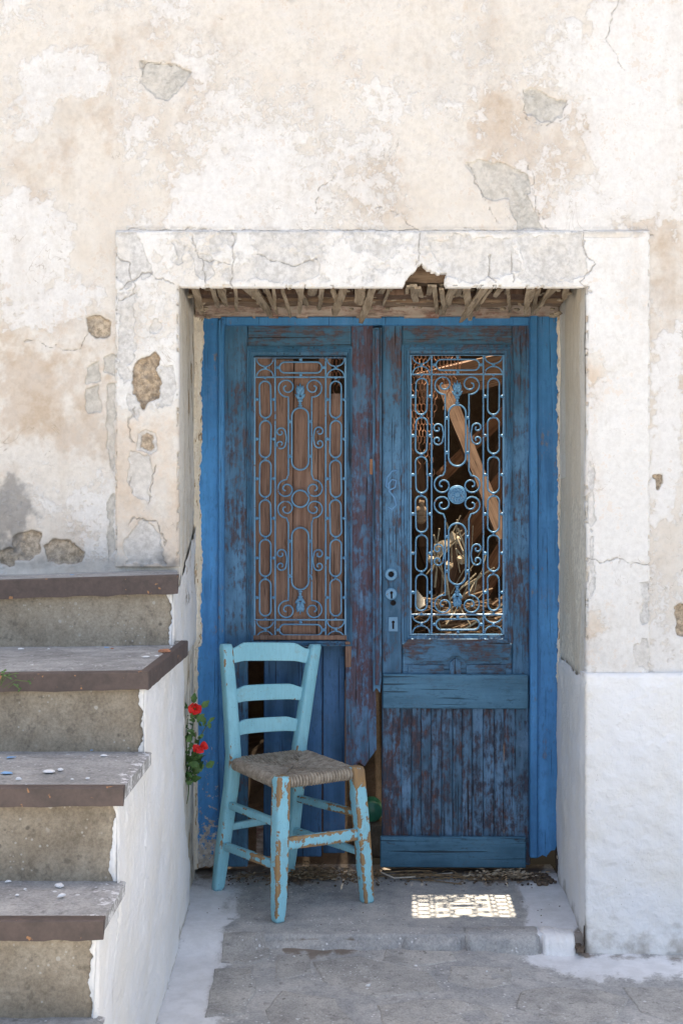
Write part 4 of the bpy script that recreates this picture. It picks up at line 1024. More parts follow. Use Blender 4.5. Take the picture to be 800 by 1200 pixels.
for i, (z, yf, yb, xr, th, k) in enumerate(T):
    # slab
    Sx = shear(k, xr); sk = .125 if i == 0 else 0
    if sk: Sx[0][1] = -sk; Sx[0][3] = sk*yf
    MB().box(XL, xr-.004, yf+.004, yb, z-th, z-.003, .001, Sx).obj('slab', M['tread'], stair)
    if i == 1: tread_grid('tread', XL, xr-.002, yf+.003, 3.545, z, k, 240+i)
    else: tread_grid('tread', XL, xr-.002, yf+.003, yb, z, k, 240+i, sk)
    N = 60; b = MB(); vs = []; fs = []
    for j in range(N+1):   # iron angle along the front edge
        x = XL+(xr-XL)*j/N; dz = k*(x-xr); w1, w2 = .006*(float(fbm(x*9, i*3., 310, 3))-.5), .010*(float(fbm(x*16, i*5., 311, 4))-.5)
        vs += [(x, yf+w1, z-th-.004+dz+w2), (x, yf+w1, z+dz-.001), (x, yf+.004, z+dz+.0015), (x, yf+.026, z+dz+.002), (x, yf+.026, z+dz-.004), (x, yf+.006, z-th-.004+dz)]
    for j in range(N):
        for q in range(6): fs.append((j*6+q, j*6+(q+1) % 6, j*6+6+(q+1) % 6, j*6+6+q))
    fs += [tuple(range(6)), tuple(N*6+q for q in range(6))]
    b.add(vs, fs).obj('iron_edge', M['nosing'], stair)
# second tread: iron edge returns along the side, slab reaches back beside the upper riser
MB().box(-.60, -.4475, d1+.04, 3.545, z2-.036, z2-.003, .001).obj('slab', M['tread'], stair)
b = MB(); vs = []; fs = []; N = 24
for j in range(N+1):
    y = d2+(3.53-d2)*j/N; x = -.4425+.006*j/N+random.uniform(-.0008, .0008); w1 = random.uniform(-.001, .001)
    vs += [(x, y, z2-.040+w1), (x, y, z2-.001), (x-.003, y, z2+.0015), (x-.020, y, z2+.002), (x-.020, y, z2-.004), (x-.006, y, z2-.040)]
for j in range(N):
    for q in range(6): fs.append((j*6+q, j*6+(q+1) % 6, j*6+6+(q+1) % 6, j*6+6+q))
fs += [tuple(range(6)), tuple(N*6+q for q in range(6))]
b.add(vs, fs).obj('iron_edge', M['nosing'], stair)
Rz = [(z1-.045, z2, d1+.022, -.466), (z2-.036, z3, d2+.022, -.4545), (z3-.033, z4, d3+.022, -.452), (z4-.030, z5, d4+.022, -.449), (z5-.033, z6, d5+.022, -.447), (z6-.033, z7-.05, d6+.022, -.445)]
for i, (zt, zb, y, xr) in enumerate(Rz):
    xs = lines((XL, xr, .008)); zs = lines((zb-.01, zt+.004, .008)); A, C = np.meshgrid(xs, zs, indexing='ij')
    B = y+.006*(fbm(A*7, C*7, 260+i, 3)-.5)+.003*(fbm(A*40, C*40, 266+i, 3)-.5)+.006*np.clip(1-(xr-A)/.015, 0, 1)
    if i == 1: B += .006*sst(.006, .0, zt-C)
    grid('riser', A, B, C, M['riser'], stair)
    yb = YW+.02
    MB().box(XL, -.515, y+.012, yb, zb-.02, zt, 0).obj('step_core', M['riser'], stair)
# whitewashed flank, running on into the side of the doorway
ys = lines((1.3, d5+.012, .02), (d5+.012, d5+.016, .004), (d5+.016, d4+.014, .010), (d4+.014, d4+.018, .004), (d4+.018, d3+.014, .008), (d3+.014, d3+.018, .004), (d3+.018, d2+.014, .007),
           (d2+.014, d2+.018, .004), (d2+.018, d1+.014, .006), (d1+.014, d1+.018, .004), (d1+.018, YD+.02, .005))
tt = np.linspace(0, 1, 190)
Yg, Tg = np.meshgrid(ys, tt, indexing='ij')
top = np.where(Yg < d5+.014, .125, np.where(Yg < d4+.016, .305, np.where(Yg < d3+.016, .491, np.where(Yg < d2+.016, .681, np.where(Yg < d1+.016, .862, np.where(Yg < YW, 1.049, 1.06+.16*(Yg-YW)/.6))))))
top = np.where(Yg >= YW+.01, top+.03*(fbm(Yg*16, Yg*0, 271, 3)-.4), top)
Zg = -.075+(top+.075)*Tg
xt = np.interp(Yg, [1.3, 2.0, 2.27, 2.5, 2.86, 3.2, 3.42, 3.74, 4.34], [-.443, -.446, -.4485, -.4515, -.4545, -.459, -.466, -.486, -.508])
xb = np.interp(Yg, [1.3, 2.3, 3.23, 3.74, 4.0, 4.34], [-.462, -.474, -.478, -.482, -.487, -.505])
s = np.clip((Zg+.05)/.5, 0, 1)
Xg = xb+(xt-xb)*s
Xg += .016*(fbm(Yg*5, Zg*5, 272, 3)-.5)*np.clip((top-Zg)/.08, 0, 1)+.006*(fbm(Yg*34, Zg*24, 273, 3)-.5)+.0025*(fbm(Yg*80, Zg*60, 274, 2)-.5)
endy = 3.86+.14*sst(.30, .10, Zg)+.035*(fbm(Zg*12, Zg*0, 275, 3)-.5)
rec = sst(0, .035, Yg-endy)*sst(.84, .76, Zg)
Xg -= .026*rec+.02*rec*sst(.04, .06, Yg-endy)*sst(.10, .06, Yg-endy)
foot = np.clip(1-(Zg+.05-np.where(Yg > 3.7, .05, 0))/.03, 0, 1)
bare = rec*np.clip(.35+.9*(fbm(Yg*24, Zg*12, 276, 4)-.35), 0, 1)+.7*sst(YW, YW+.2, Yg)*sst(.86, 1.0, Zg)*fbm(Yg*20, Zg*10, 277, 4)
holem = .95*np.clip(1-np.abs(Yg-endy-.055)/.03, 0, 1)*sst(.86, .80, Zg)*(fbm(Zg*9, Zg*0, 278, 2) > .36)
dirt = .12+.45*(fbm(Yg*10, Zg*10, 279, 4)-.5)+.55*foot+.30*sst(.30, -.02, Zg+.05)*fbm(Yg*26, Zg*20, 270, 4)+.4*sst(.02, .0, top-Zg)*(Yg < YW)
grid('whitewashed_side', Xg, Yg, Zg, M['wash'], stair, None, {'fa': rgba(dirt, bare, holem)}, flip=True)
# rough whitewash lapping over the end of each riser
for i, (zt, zb, y, xr) in enumerate(Rz[:5]):
    zs = np.linspace(zb+.0, zt, 60); v = []; n3 = 5
    A = np.zeros((n3, 60)); B = A.copy(); C = A.copy()
    for j, z in enumerate(zs):
        wdt = .002+.034*max(0, float(fbm(z*22, 0, 281+i, 5, .65))-.25)
        for q in range(n3):
            t = q/(n3-1); A[q, j] = xr+.004-wdt*(1-t)-.002; B[q, j] = y-.0015-.003*sin(pi*t)+.012*(t == 1); C[q, j] = z
    grid('whitewash_edge', A, B, C, M['wash'], stair)

# ---------------------------------------------------------------- chips and crumbs on the steps
def onstep(px, py, z): d = F*(CZ-z)/(py-600); return Vector((X(px, d), d, z+.003))
rc = random.Random(21)
def blob(name, r, h, mat, n=7, seed=0):
    q = random.Random(seed); vs = []; 
    rr = [r*q.uniform(.45, 1.25) for _ in range(n)]
    for zz, s_ in ((0, 1), (h*.6, .95), (h, .6)):
        for k in range(n): a = 2*pi*k/n; vs.append((rr[k]*s_*cos(a), rr[k]*s_*sin(a)*.8, zz+(q.uniform(-.2, .2)*h if zz else 0)))
    fs = [tuple(range(n))[::-1], tuple(range(2*n, 3*n))]
    for j in range(2):
        for k in range(n): fs.append((j*n+k, j*n+(k+1) % n, (j+1)*n+(k+1) % n, (j+1)*n+k))
    me = bpy.data.meshes.new(name); me.from_pydata(vs, [], fs); me.update(); me.materials.append(mat); return me
chips = [
 (12, 664, z1, 'chip', .016, .006, 'thick white plaster flake at the left end of the top step'), (48, 664, z1, 'brick', .009, .006, 'left terracotta crumb on the top step'),
 (70, 666, z1, 'brick', .008, .005, 'right terracotta crumb on the top step'), (59, 663, z1, 'chip', .005, .003, 'tiny white flake between two terracotta crumbs on the top step'),
 (84, 671, z1, 'bluechip', .008, .002, 'blue paint flake near the edge of the top step'), (110, 667, z1, 'chip', .006, .002, 'small white flake right of the blue flake on the top step'),
 (24, 760, z2, 'chip', .010, .005, 'white flake by the foot of the riser on the second step'), (57, 760, z2, 'chip', .005, .003, 'tiny white flake left of the blue flake on the second step'),
 (124, 759, z2, 'bluechip', .011, .002, 'flat blue paint flake on the second step'), (132, 761, z2, 'brick', .006, .004, 'terracotta crumb beside the blue flake on the second step'),
 (193, 765, z2, 'brick', .018, .010, 'broken terracotta lump on the right corner of the second step'), (170, 771, z2, 'chip', .013, .003, 'long white flake before the terracotta lump on the second step'),
 (184, 770, z2, 'chip', .008, .003, 'white flake against the terracotta lump on the second step'), (38, 779, z2, 'chip', .004, .002, 'tiny white speck near the front of the second step'),
 (8, 907, z3, 'bluechip', .016, .002, 'large flat blue paint flake on the left of the third step'), (14, 889, z3, 'bluechip', .011, .002, 'smaller blue flake behind the large blue flake on the third step'),
 (58, 906, z3, 'chip', .017, .005, 'largest white flake on the third step'), (71, 904, z3, 'chip', .007, .005, 'small white crumb right of the largest flake on the third step'),
 (22, 915, z3, 'chip', .009, .006, 'rounded white crumb near the front of the third step'), (85, 915, z3, 'chip', .004, .003, 'tiny white speck in the middle front of the third step'),
 (103, 914, z3, 'chip', .005, .003, 'tiny white crumb right of middle at the front of the third step'), (122, 887, z3, 'chip', .011, .004, 'square white flake at the right back of the third step'),
 (109, 880.5, z3, 'bluechip', .007, .002, 'blue flake at the foot of the riser on the third step'),
 (69, 1040, z4, 'chip', .011, .007, 'larger white crumb on the fourth step'), (72, 1052, z4, 'chip', .009, .006, 'white crumb in front of the larger one on the fourth step'),
 (10, 1035, z4, 'chip', .007, .004, 'white crumb at the far left back of the fourth step'), (30, 1044, z4, 'chip', .004, .003, 'tiny white speck left of middle on the fourth step'),
 (20, 1051, z4, 'chip', .005, .003, 'small white speck at the left front of the fourth step'),
 (432, 1162, -.048, 'chip', .011, .008, 'white pebble lying on the street paving in front of the threshold'), (487, 1162-24, -.048, 'chip', .006, .004, 'tiny white pebble on the street right of the white pebble'),
 (570, 1143, -.048, 'chip', .007, .004, 'small white pebble on the paving near the whitewashed strip'), (345, 1128, -.048, 'chip', .006, .004, 'tiny white pebble on the paving below the threshold')]
for k, (px, py, z, m, r, h, lab) in enumerate(chips):
    p = onstep(px, py, z)
    nm = {'chip': 'white_flake', 'bluechip': 'blue_flake', 'brick': 'terracotta_crumb'}[m]
    if z < 0: nm = 'pebble'; p.z = float(ground_z(np.array([p.x]), np.array([p.y]))[0])+.004
    if z in (z1, z2): p.z += {z1: .03, z2: .012}[z]*(p.x+.445)
    o = bpy.data.objects.new(nm, blob(nm, r, h*.7, M[m], rc.choice([5, 6, 7]), seed=k)); COL.objects.link(o); o.location = p; o.rotation_euler = (0, 0, rc.uniform(0, 6))
    tag(o, lab, {'pebble': 'pebble', 'terracotta_crumb': 'brick crumb'}.get(nm, 'paint flake'), {'pebble': 'pebbles on the street', 'white_flake': 'white flakes on the steps', 'blue_flake': 'blue flakes on the steps', 'terracotta_crumb': 'terracotta crumbs on the steps'}[nm])

# ---------------------------------------------------------------- chair
chair = thing('chair', (-.17, 4.06, 0), 'light blue ladder back chair with grey rush seat and worn front legs', 'chair')
def chair_part(name, secs, ax, ay, amt, n_sub=18, wear=(0, 1)):
    """secs: (point, width, depth) along the piece; ax, ay its cross axes. Attribute ed.r is 1 on the arrises, ed.g the wear"""
    pts = []
    for i in range(len(secs)-1):
        for k in range(n_sub): t = k/n_sub; pts.append(tuple(Vector(secs[i][0]).lerp(Vector(secs[i+1][0]), t))+(secs[i][1]+(secs[i+1][1]-secs[i][1])*t, secs[i][2]+(secs[i+1][2]-secs[i][2])*t))
    s_ = secs[-1]; pts.append(tuple(s_[0])+(s_[1], s_[2]))
    vs = []; E = []; n = len(pts); rr = random.Random(hash(name) % 97)
    for i, (x, y, z, w_, h_) in enumerate(pts):
        a, b = w_/2, h_/2; c = min(a, b)*.20
        if i in (0, n-1): a *= .86; b *= .86
        ring_ = [(-a, -b+c, 1), (-a+c, -b, 1), (-a*.3, -b*1.02, 0), (a*.3, -b*1.02, 0), (a-c, -b, 1), (a, -b+c, 1), (a*1.02, -b*.3, 0), (a*1.02, b*.3, 0), (a, b-c, 1), (a-c, b, 1), (a*.3, b*1.02, 0), (-a*.3, b*1.02, 0), (-a+c, b, 1), (-a, b-c, 1), (-a*1.02, b*.3, 0), (-a*1.02, -b*.3, 0)]
        t = i/(n-1); am = amt(t)
        for (u, v, e) in ring_:
            j = rr.uniform(-.0005, .0005)
            vs.append(Vector((x, y, z))+ax*(u+j)+ay*(v+j)); E.append((e, am, 0, 1))
    fs = []
    for i in range(n-1):
        for k in range(16): fs.append((i*16+k, i*16+(k+1) % 16, i*16+16+(k+1) % 16, i*16+16+k))
    fs += [tuple(range(16)), tuple((n-1)*16+k for k in range(16))]
    o = MB().add(vs, fs).obj(name, M['chair'], chair, True)
    at = o.data.color_attributes.new('ed', 'FLOAT_COLOR', 'POINT'); at.data.foreach_set('color', np.array(E, np.float32).ravel())
    return o
FLp = [Vector((-.196, 3.836, .001)), Vector((-.191, 3.842, .25)), Vector((-.187, 3.848, .449))]
FRp = [Vector((.083, 4.028, .001)), Vector((.064, 4.026, .25)), Vector((.046, 4.024, .443))]
BLp = [Vector((-.415, 4.155, .001)), Vector((-.398, 4.152, .14)), Vector((-.368, 4.145, .36)), Vector((-.362, 4.145, .46)), Vector((-.376, 4.17, .65)), Vector((-.392, 4.20, .822))]
BRp = [Vector((-.187, 4.320, .001)), Vector((-.172, 4.312, .14)), Vector((-.150, 4.285, .36)), Vector((-.146, 4.283, .46)), Vector((-.118, 4.30, .65)), Vector((-.092, 4.322, .808))]
ux = (FRp[1]-FLp[1]); ux.z = 0; ux.normalize(); uy = Vector((-ux.y, ux.x, 0))
fw = lambda t: .18+.62*(1-abs(t-.45)*.6)
chair_part('leg', [(FLp[0], .034, .034), (FLp[0].lerp(FLp[1], .3), .041, .041), (FLp[1], .046, .044), (FLp[2], .046, .044)], ux, uy, lambda t: .42+.20*(t > .88), 16)
chair_part('leg', [(FRp[0], .036, .036), (FRp[0].lerp(FRp[1], .3), .041, .041), (FRp[1], .045, .043), (FRp[2], .044, .043)], ux, uy, lambda t: .45+.10*(t < .3)+.20*(t > .88), 16)
ws = (.036, .042, .044, .044, .042, .038)
chair_part('back_post', [(p, w_, w_*.85) for p, w_ in zip(BLp, ws)], ux, uy, lambda t: .10+.25*(t < .06)+.15*(t > .96), 12)
chair_part('back_post', [(p, w_, w_*.85) for p, w_ in zip(BRp, ws)], ux, uy, lambda t: .05+.55*(.42 < t < .50), 12)
def along(pl, z):
    for a, b in zip(pl[:-1], pl[1:]):
        if a.z <= z <= b.z: return a.lerp(b, (z-a.z)/(b.z-a.z))
    return pl[-1].copy()
def rung(pa, za, pb, zb, w_, h_, am):
    A, B = along(pa, za), along(pb, zb); d = (B-A).normalized(); up = Vector((0, 0, 1)); sx_ = d.cross(up).normalized(); up = sx_.cross(d)
    chair_part('rung', [(A, w_, h_), (A.lerp(B, .5), w_*1.1, h_*1.1), (B, w_, h_)], sx_, up, am, 14)
rung(BLp, .290, FLp, .300, .020, .022, lambda t: .2); rung(BLp, .152, FLp, .170, .020, .024, lambda t: .30+.45*(.55 < t < .8))
rung(FLp, .238, FRp, .224, .016, .036, lambda t: .52)
rung(BRp, .278, FRp, .288, .020, .022, lambda t: .32+.25*(t > .5)); rung(BRp, .165, FRp, .160, .018, .020, lambda t: .1)
rung(BLp, .212, BRp, .215, .018, .022, lambda t: .1)
for (zl, hl, zr, arch) in ((.787, .060, .772, .020), (.650, .052, .642, .012), (.540, .048, .534, .009)):
    A, B = along(BLp, zl), along(BRp, zr); N = 24; vs = []; E = []
    nrm = Vector((-(B-A).y, (B-A).x, 0)).normalized()
    for i in range(N+1):
        t = i/N; c = A.lerp(B, t); bow = .022*sin(pi*t); c = c+nrm*bow
        sh = min(1, max(0, (min(t, 1-t)-.06)/.16)); sh = sh*sh*(3-2*sh)
        tz = hl/2-arch*.5*(1-sh)+arch*.5*sh; bz = -hl/2+arch*.35*sh-(0 if sh > .02 else 0)
        for (oo, zz, e) in ((-.006, tz-.002, 1), (-.004, tz, 1), (.004, tz, 1), (.006, tz-.002, 1), (.006, (tz+bz)/2, 0), (.006, bz+.002, 1), (.004, bz, 1), (-.004, bz, 1), (-.006, bz+.002, 1), (-.006, (tz+bz)/2, 0)):
            vs.append(c+nrm*oo+Vector((0, 0, zz))); E.append((e*.6, .0, 0, 1))
    fs = [(i*10+k, i*10+(k+1) % 10, i*10+10+(k+1) % 10, i*10+10+k) for i in range(N) for k in range(10)]+[tuple(range(10)), tuple(N*10+k for k in range(10))]
    o = MB().add(vs, fs).obj('slat', M['chair'], chair, False)
    at = o.data.color_attributes.new('ed', 'FLOAT_COLOR', 'POINT'); at.data.foreach_set('color', np.array(E, np.float32).ravel())
# rush seat
ZS = .425
c00, c10, c11, c01 = Vector((-.200, 3.842, ZS+.004)), Vector((.052, 4.018, ZS)), Vector((-.128, 4.290, ZS+.010)), Vector((-.372, 4.136, ZS+.010))
def bil(s_, t): return (c00*(1-s_)+c10*s_)*(1-t)+(c01*(1-s_)+c11*s_)*t
rs = random.Random(4); b = MB(); NS = 27
for side in range(4):
    for k in range(NS):
        s_ = (k+.5)/NS
        if s_ < .07 or s_ > .93: continue
        def at_(t, s2=s_):
            if side == 0: return bil(s2, t)
            if side == 1: return bil(1-t, s2)
            if side == 2: return bil(1-s2, 1-t)
            return bil(t, 1-s2)
        depth = min(s_, 1-s_)*.98
        p0 = at_(0); inn = (at_(.1)-p0).normalized(); pts = []
        for a in range(-100, 91, 27):
            q = R(a); pts.append(p0-inn*(.016*cos(q)-.010)+Vector((0, 0, .016*sin(q)-.004)))
        br_ = side == 2 and rs.random() < .25
        for j in range(1, 7):
            t = .04+(depth-.04)*j/6
            if t <= .05: continue
            e = at_(t); sag = -.010*min(1, t/.3)-.004*math.sin(min(1, t*2)*pi/2)
            pts.append(e+Vector((rs.uniform(-.0012, .0012), rs.uniform(-.0012, .0012), .012+sag+rs.uniform(-.0016, .0016)-(.008 if br_ and j > 3 else 0))))
        b.tube(pts, rs.uniform(.0046, .0060), 6)
seat = b.obj('rush_seat', M['rope'], chair, True)
b = MB(); q = [bil(.04, .04), bil(.96, .04), bil(.96, .96), bil(.04, .96)]
b.add([p+Vector((0, 0, -.006)) for p in q]+[p+Vector((0, 0, -.022)) for p in q], [(0, 1, 2, 3), (7, 6, 5, 4), (0, 4, 5, 1), (1, 5, 6, 2), (2, 6, 7, 3), (3, 7, 4, 0)]); b.obj('seat_padding', M['straw'], chair)
b = MB()
for k in range(14):   # loose ends
    s_ = rs.uniform(.1, .9); t = rs.uniform(.1, .9); p = bil(s_, t)+Vector((0, 0, .008)); a = rs.uniform(0, 6)
    b.tube([p, p+Vector((.012*cos(a), .012*sin(a), .006)), p+Vector((.03*cos(a+.4), .03*sin(a+.4), rs.uniform(-.002, .01)))], .0012, 4)
tag(b.obj('frayed_ends', M['rope'], chair), kind='stuff')

# ---------------------------------------------------------------- red flowering plant in the crack
plant = thing('flowering_plant', (-.478, 4.03, .33), 'green plant with two red flowers growing beside the left door jamb', 'plant')
def pp(px, py, d=4.0): return Vector(P(px, py, d))
rp = random.Random(12)
stems = []
b = MB()
for (a0, a1, a2) in (((219, 916), (222, 870), (229, 833)), ((220, 918), (226, 895), (234, 880)), ((218, 914), (219, 870), (220, 842)), ((220, 915), (228, 900), (238, 892)), ((219, 915), (230, 870), (242, 850)), ((221, 920), (222, 930), (219, 942))):
    P0, P1, P2 = pp(*a0, 4.02), pp(*a1, 3.99), pp(*a2, 3.97)
    pts = [P0*(1-t)**2+P1*2*t*(1-t)+P2*t*t for t in [k/8 for k in range(9)]]; stems.append(pts); b.tube(pts, [.0022-.0001*k for k in range(9)], 5)
b.obj('stem', M['stem'], plant)
def leaf_mesh(L, W):
    vs = [(0, 0, 0)]; 
    for k in range(1, 6):
        t = k/6; w_ = W*sin(pi*t**.8)*.5*(1+.12*((k % 2)*2-1)); z = .12*L*sin(pi*t)
        vs += [(-w_, L*t, z+.10*w_), (0, L*t, z-.04*L), (w_, L*t, z+.10*w_)]
    vs.append((0, L, -.03*L)); fs = [(0, 2, 1), (0, 3, 2)]
    for k in range(4):
        i = 1+k*3; fs += [(i, i+1, i+4, i+3), (i+1, i+2, i+5, i+4)]
    i = 13; fs += [(i, i+1, 16), (i+1, i+2, 16)]
    me = bpy.data.meshes.new('leaf'); me.from_pydata(vs, [], fs); me.update(); me.materials.append(M['leafg'])
    me.polygons.foreach_set('use_smooth', [True]*len(me.polygons)); return me
lm1, lm2 = leaf_mesh(.040, .024), leaf_mesh(.027, .014)
spots = [(236, 829, 1, 50), (235, 838, 1, 150), (220, 830, 1, -50), (227, 824, 1, 5)]
for k in range(120):
    t = rp.random(); s_ = rp.choice(stems[:5]); p = s_[min(8, int(t*9))]; px = 400+p.x*F/p.y
    o = bpy.data.objects.new('leaf', lm2 if rp.random() < .75 else lm1); COL.objects.link(o); o.parent = plant
    o.location = p+Vector((rp.uniform(-.012, .015), rp.uniform(-.03, .01), rp.uniform(-.016, .016)))-plant.location
    o.rotation_euler = (rp.uniform(.2, 1.5), rp.uniform(-1.4, 1.4), rp.uniform(-2.6, 2.6)); o.scale = (1,)*3 if rp.random() < .6 else (.7,)*3
for (px, py, big, rot) in spots:
    o = bpy.data.objects.new('leaf', lm1); COL.objects.link(o); o.parent = plant; o.location = pp(px, py, 3.97)-plant.location
    o.rotation_euler = (R(80), R(rot), 0); o.scale = (.85,)*3
def petal_mesh(L, W):
    vs = []; fs = []; n = 6; m_ = 5
    for i in range(n):
        t = i/(n-1); w_ = W*(.25+.75*sin(pi*min(1, t*.62+.05)))*.5
        for j in range(m_):
            u = j/(m_-1)*2-1; vs.append((u*w_, -.010*t-.006*(1-u*u)*sin(pi*t)+.003*math.sin(6*u+9*t)*t, L*t*(1-.10*u*u)))
    for i in range(n-1):
        for j in range(m_-1): fs.append((i*m_+j, i*m_+j+1, (i+1)*m_+j+1, (i+1)*m_+j))
    me = bpy.data.meshes.new('petal'); me.from_pydata(vs, [], fs); me.update(); me.materials.append(M['petal'])
    me.polygons.foreach_set('use_smooth', [True]*len(me.polygons)); return me
pm1 = petal_mesh(.027, .030)
def flower(px, py, angs, tilt, lab):
    c = pp(px, py, 3.955); f = MB().ball(c+Vector((0, -.006, 0)), .0048, (1, .8, 1), 8, 6).obj('flower', M['pistil'], plant, True); f['label'] = lab
    for a, sc, tl in angs:
        o = bpy.data.objects.new('petal', pm1); COL.objects.link(o); o.parent = f
        o.location = c-Vector(plant.location); o.rotation_euler = (R(tl), R(a), 0); o.scale = (sc, 1, sc)
flower(228.5, 830, [(-100, .85, 14), (-50, .75, 6), (45, .75, 10), (95, .9, 6), (165, .8, 14), (205, .7, 4), (-5, .5, 16)], 0, 'upper open red flower')
flower(235, 876, [(-95, .85, -8), (62, .95, 0), (135, .62, 25), (180, .85, 30), (225, .62, 25), (195, .5, 45), (-10, .3, 30), (160, .5, 50)], 0, 'lower drooping red flower')
# weed on the second step
weed = thing('weed', tuple(Vector(P(6, 800, 2.83))), 'tiny green weed sprouting under the iron edge of the second step', 'plant')
b = MB(); ws_ = []
for (e0, e1) in (((0, 804), (22, 789)), ((3, 806), (36, 799)), ((2, 803), (6, 788)), ((10, 806), (24, 808)), ((0, 800), (14, 796))):
    A, B = Vector(P(*e0, 2.83)), Vector(P(*e1, 2.79)); mid = (A+B)/2+Vector((0, -.006, .012)); pts = [A, A.lerp(mid, .6), mid, mid.lerp(B, .5), B]; ws_.append(pts); b.tube(pts, .0011, 4)
b.obj('stem', M['stem'], weed)
for k in range(26):
    s_ = rp.choice(ws_); p = s_[rp.choice([2, 3, 4, 4])]
    o = bpy.data.objects.new('leaf', lm2); COL.objects.link(o); o.parent = weed; o.location = p+Vector([rp.uniform(-.006, .006) for _ in range(3)])-Vector(weed.location)
    o.rotation_euler = (rp.uniform(0, 2), rp.uniform(-1.5, 1.5), rp.uniform(-3, 3)); o.scale = (.30,)*3

# ---------------------------------------------------------------- litter along the foot of the door
b = MB(); rl = random.Random(31)
def twig(x, y, z, L, a, r=.0012, el=0, mb=None):
    (mb or b).tube([(x, y, z), (x+L*.5*cos(a)+rl.uniform(-.004, .004), y+L*.5*sin(a), z+el*.5+.003), (x+L*cos(a), y+L*sin(a), z+el)], r, 4)
for k in range(420):
    c = rl.random()
    if c < .55: x = rl.gauss(-.10, .07); y = rl.gauss(4.30, .035); hh_ = .035*math.exp(-((x+.1)/.08)**2)
    else: x = rl.uniform(-.40, .68); y = rl.uniform(4.24, 4.34); hh_ = .006
    y = min(y, 4.40)
    twig(x, y, .003+rl.random()*hh_, rl.uniform(.015, .055), rl.uniform(0, 6.28), rl.uniform(.0008, .0018), rl.uniform(-.004, .012))
for k in range(10): twig(rl.uniform(.12, .3), rl.uniform(4.25, 4.31), rl.uniform(.004, .02), rl.uniform(.12, .22), rl.uniform(-.25, .25), .0022, rl.uniform(-.005, .008))
tag(b.obj('straw_litter', M['straw']), 'dry straw and twigs heaped along the foot of the blue door', 'litter', kind='stuff')
b = MB()
for k in range(240):
    x = rl.uniform(-.44, .70); y = rl.uniform(4.20, 4.345) if rl.random() < .9 else rl.uniform(3.7, 4.2); r = rl.uniform(.002, .006) if y > 4.19 else rl.uniform(.001, .0028)
    b.ball((x, y, .004), r, (1, 1, .6), 5, 4)
for k in range(420): b.ball((rl.gauss(-.10, .08), rl.gauss(3.66, .025), -.040), rl.uniform(.0008, .0026), (1.3, 1, .6), 4, 3)
for k in range(80): b.ball((rl.gauss(.70, .008), rl.uniform(3.66, 3.80), -.03), rl.uniform(.003, .009), (1, 1, .7), 5, 4)
for k in range(60): b.ball((rl.gauss(.685, .02), rl.uniform(4.20, 4.33), .006), rl.uniform(.004, .012), (1, 1, .7), 5, 4)
tag(b.obj('soil_crumbs', M['dirt']), 'dark soil crumbs and grit gathered in the corners of the threshold', 'dirt', kind='stuff')
b = MB()
for k in range(220):
    x = rl.gauss(.56, .055) if k < 130 else rl.gauss(-.09, .09); y = rl.uniform(4.25, 4.335); z = .005+rl.random()*.018; r = rl.uniform(.006, .013); a = rl.uniform(0, 6.3); t = rl.uniform(-.6, .6)
    vs = [(x+r*cos(a+q), y+r*.6*sin(a+q), z+r*t*cos(q)) for q in (0, 1.2, 2.2, 3.1, 4.2, 5.2)]
    b.add(vs+[(x, y, z+.004)], [(i, (i+1) % 6, 6) for i in range(6)])
tag(b.obj('dead_leaves', M['dryleaf']), 'curled dead leaves lying against the right door leaf', 'leaves', kind='stuff')
for k, (px, py, r, lab) in enumerate(((571, 1023, .011, 'pale stone lying left of the others at the foot of the right door leaf'), (583, 1026, .012, 'middle pale stone at the foot of the right door leaf'), (592, 1022, .009, 'small pale stone nearest the right door jamb'), (553, 1030, .008, 'small flat pale stone on the threshold before the dead leaves'))):
    d = F*CZ/(py-600); me = blob('stone', r, r*.8, M['rubble'], 8, 50+k); o = bpy.data.objects.new('stone', me); COL.objects.link(o); o.location = (X(px, min(d, 4.33)), min(d, 4.33), .004)
    tag(o, lab, 'stone', 'pale stones at the foot of the door')
b = MB()
b.tube([P(446, 1022, 4.27), P(462, 1029, 4.25), P(480, 1028, 4.26), P(500, 1026, 4.29), P(530, 1023, 4.31)], .0028, 5)
tag(b.obj('bent_stick', M['rubble'], None, True), 'long thin grey stick lying across the foot of the right door leaf', 'stick')

# ---------------------------------------------------------------- ruined room behind the door
room = thing('ruined_room', (.3, 5.9, 0), 'dark ruined room seen through the open grille behind the door', 'room')
xs = lines((-1.7, 2.3, .08)); ys = lines((4.46, 7.4, .06)); Xg, Yg = np.meshgrid(xs, ys, indexing='ij')
Zg = -.02+.42*np.exp(-((Yg-4.5)/.12)**2)*sst(.12, .2, Xg)*sst(1.0, .8, Xg)+.75*np.exp(-(((Xg-.55)/.8)**2+((Yg-5.8)/.75)**2))+.10*(fbm(Xg*5, Yg*5, 300, 4)-.5)  # mound close behind the right leaf added to stop sun leaking under it
grid('rubble_floor_sun_block', Xg, Yg, Zg, M['dirt'], room)
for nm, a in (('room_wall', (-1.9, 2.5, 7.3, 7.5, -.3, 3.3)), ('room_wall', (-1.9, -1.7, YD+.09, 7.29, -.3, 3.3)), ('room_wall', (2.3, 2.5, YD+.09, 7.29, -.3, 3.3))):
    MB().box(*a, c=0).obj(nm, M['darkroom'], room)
x = -1.88  # unseen roof put in to darken the room, gap shaped for the sunbeam
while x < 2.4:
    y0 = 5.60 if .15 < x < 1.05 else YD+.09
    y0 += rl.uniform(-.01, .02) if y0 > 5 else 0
    MB().box(x, x+.135, y0, 7.5, 3.02+rl.uniform(0, .01), 3.05, .002).obj('unseen_roof_board', M['dark_timber'], room); x += .138
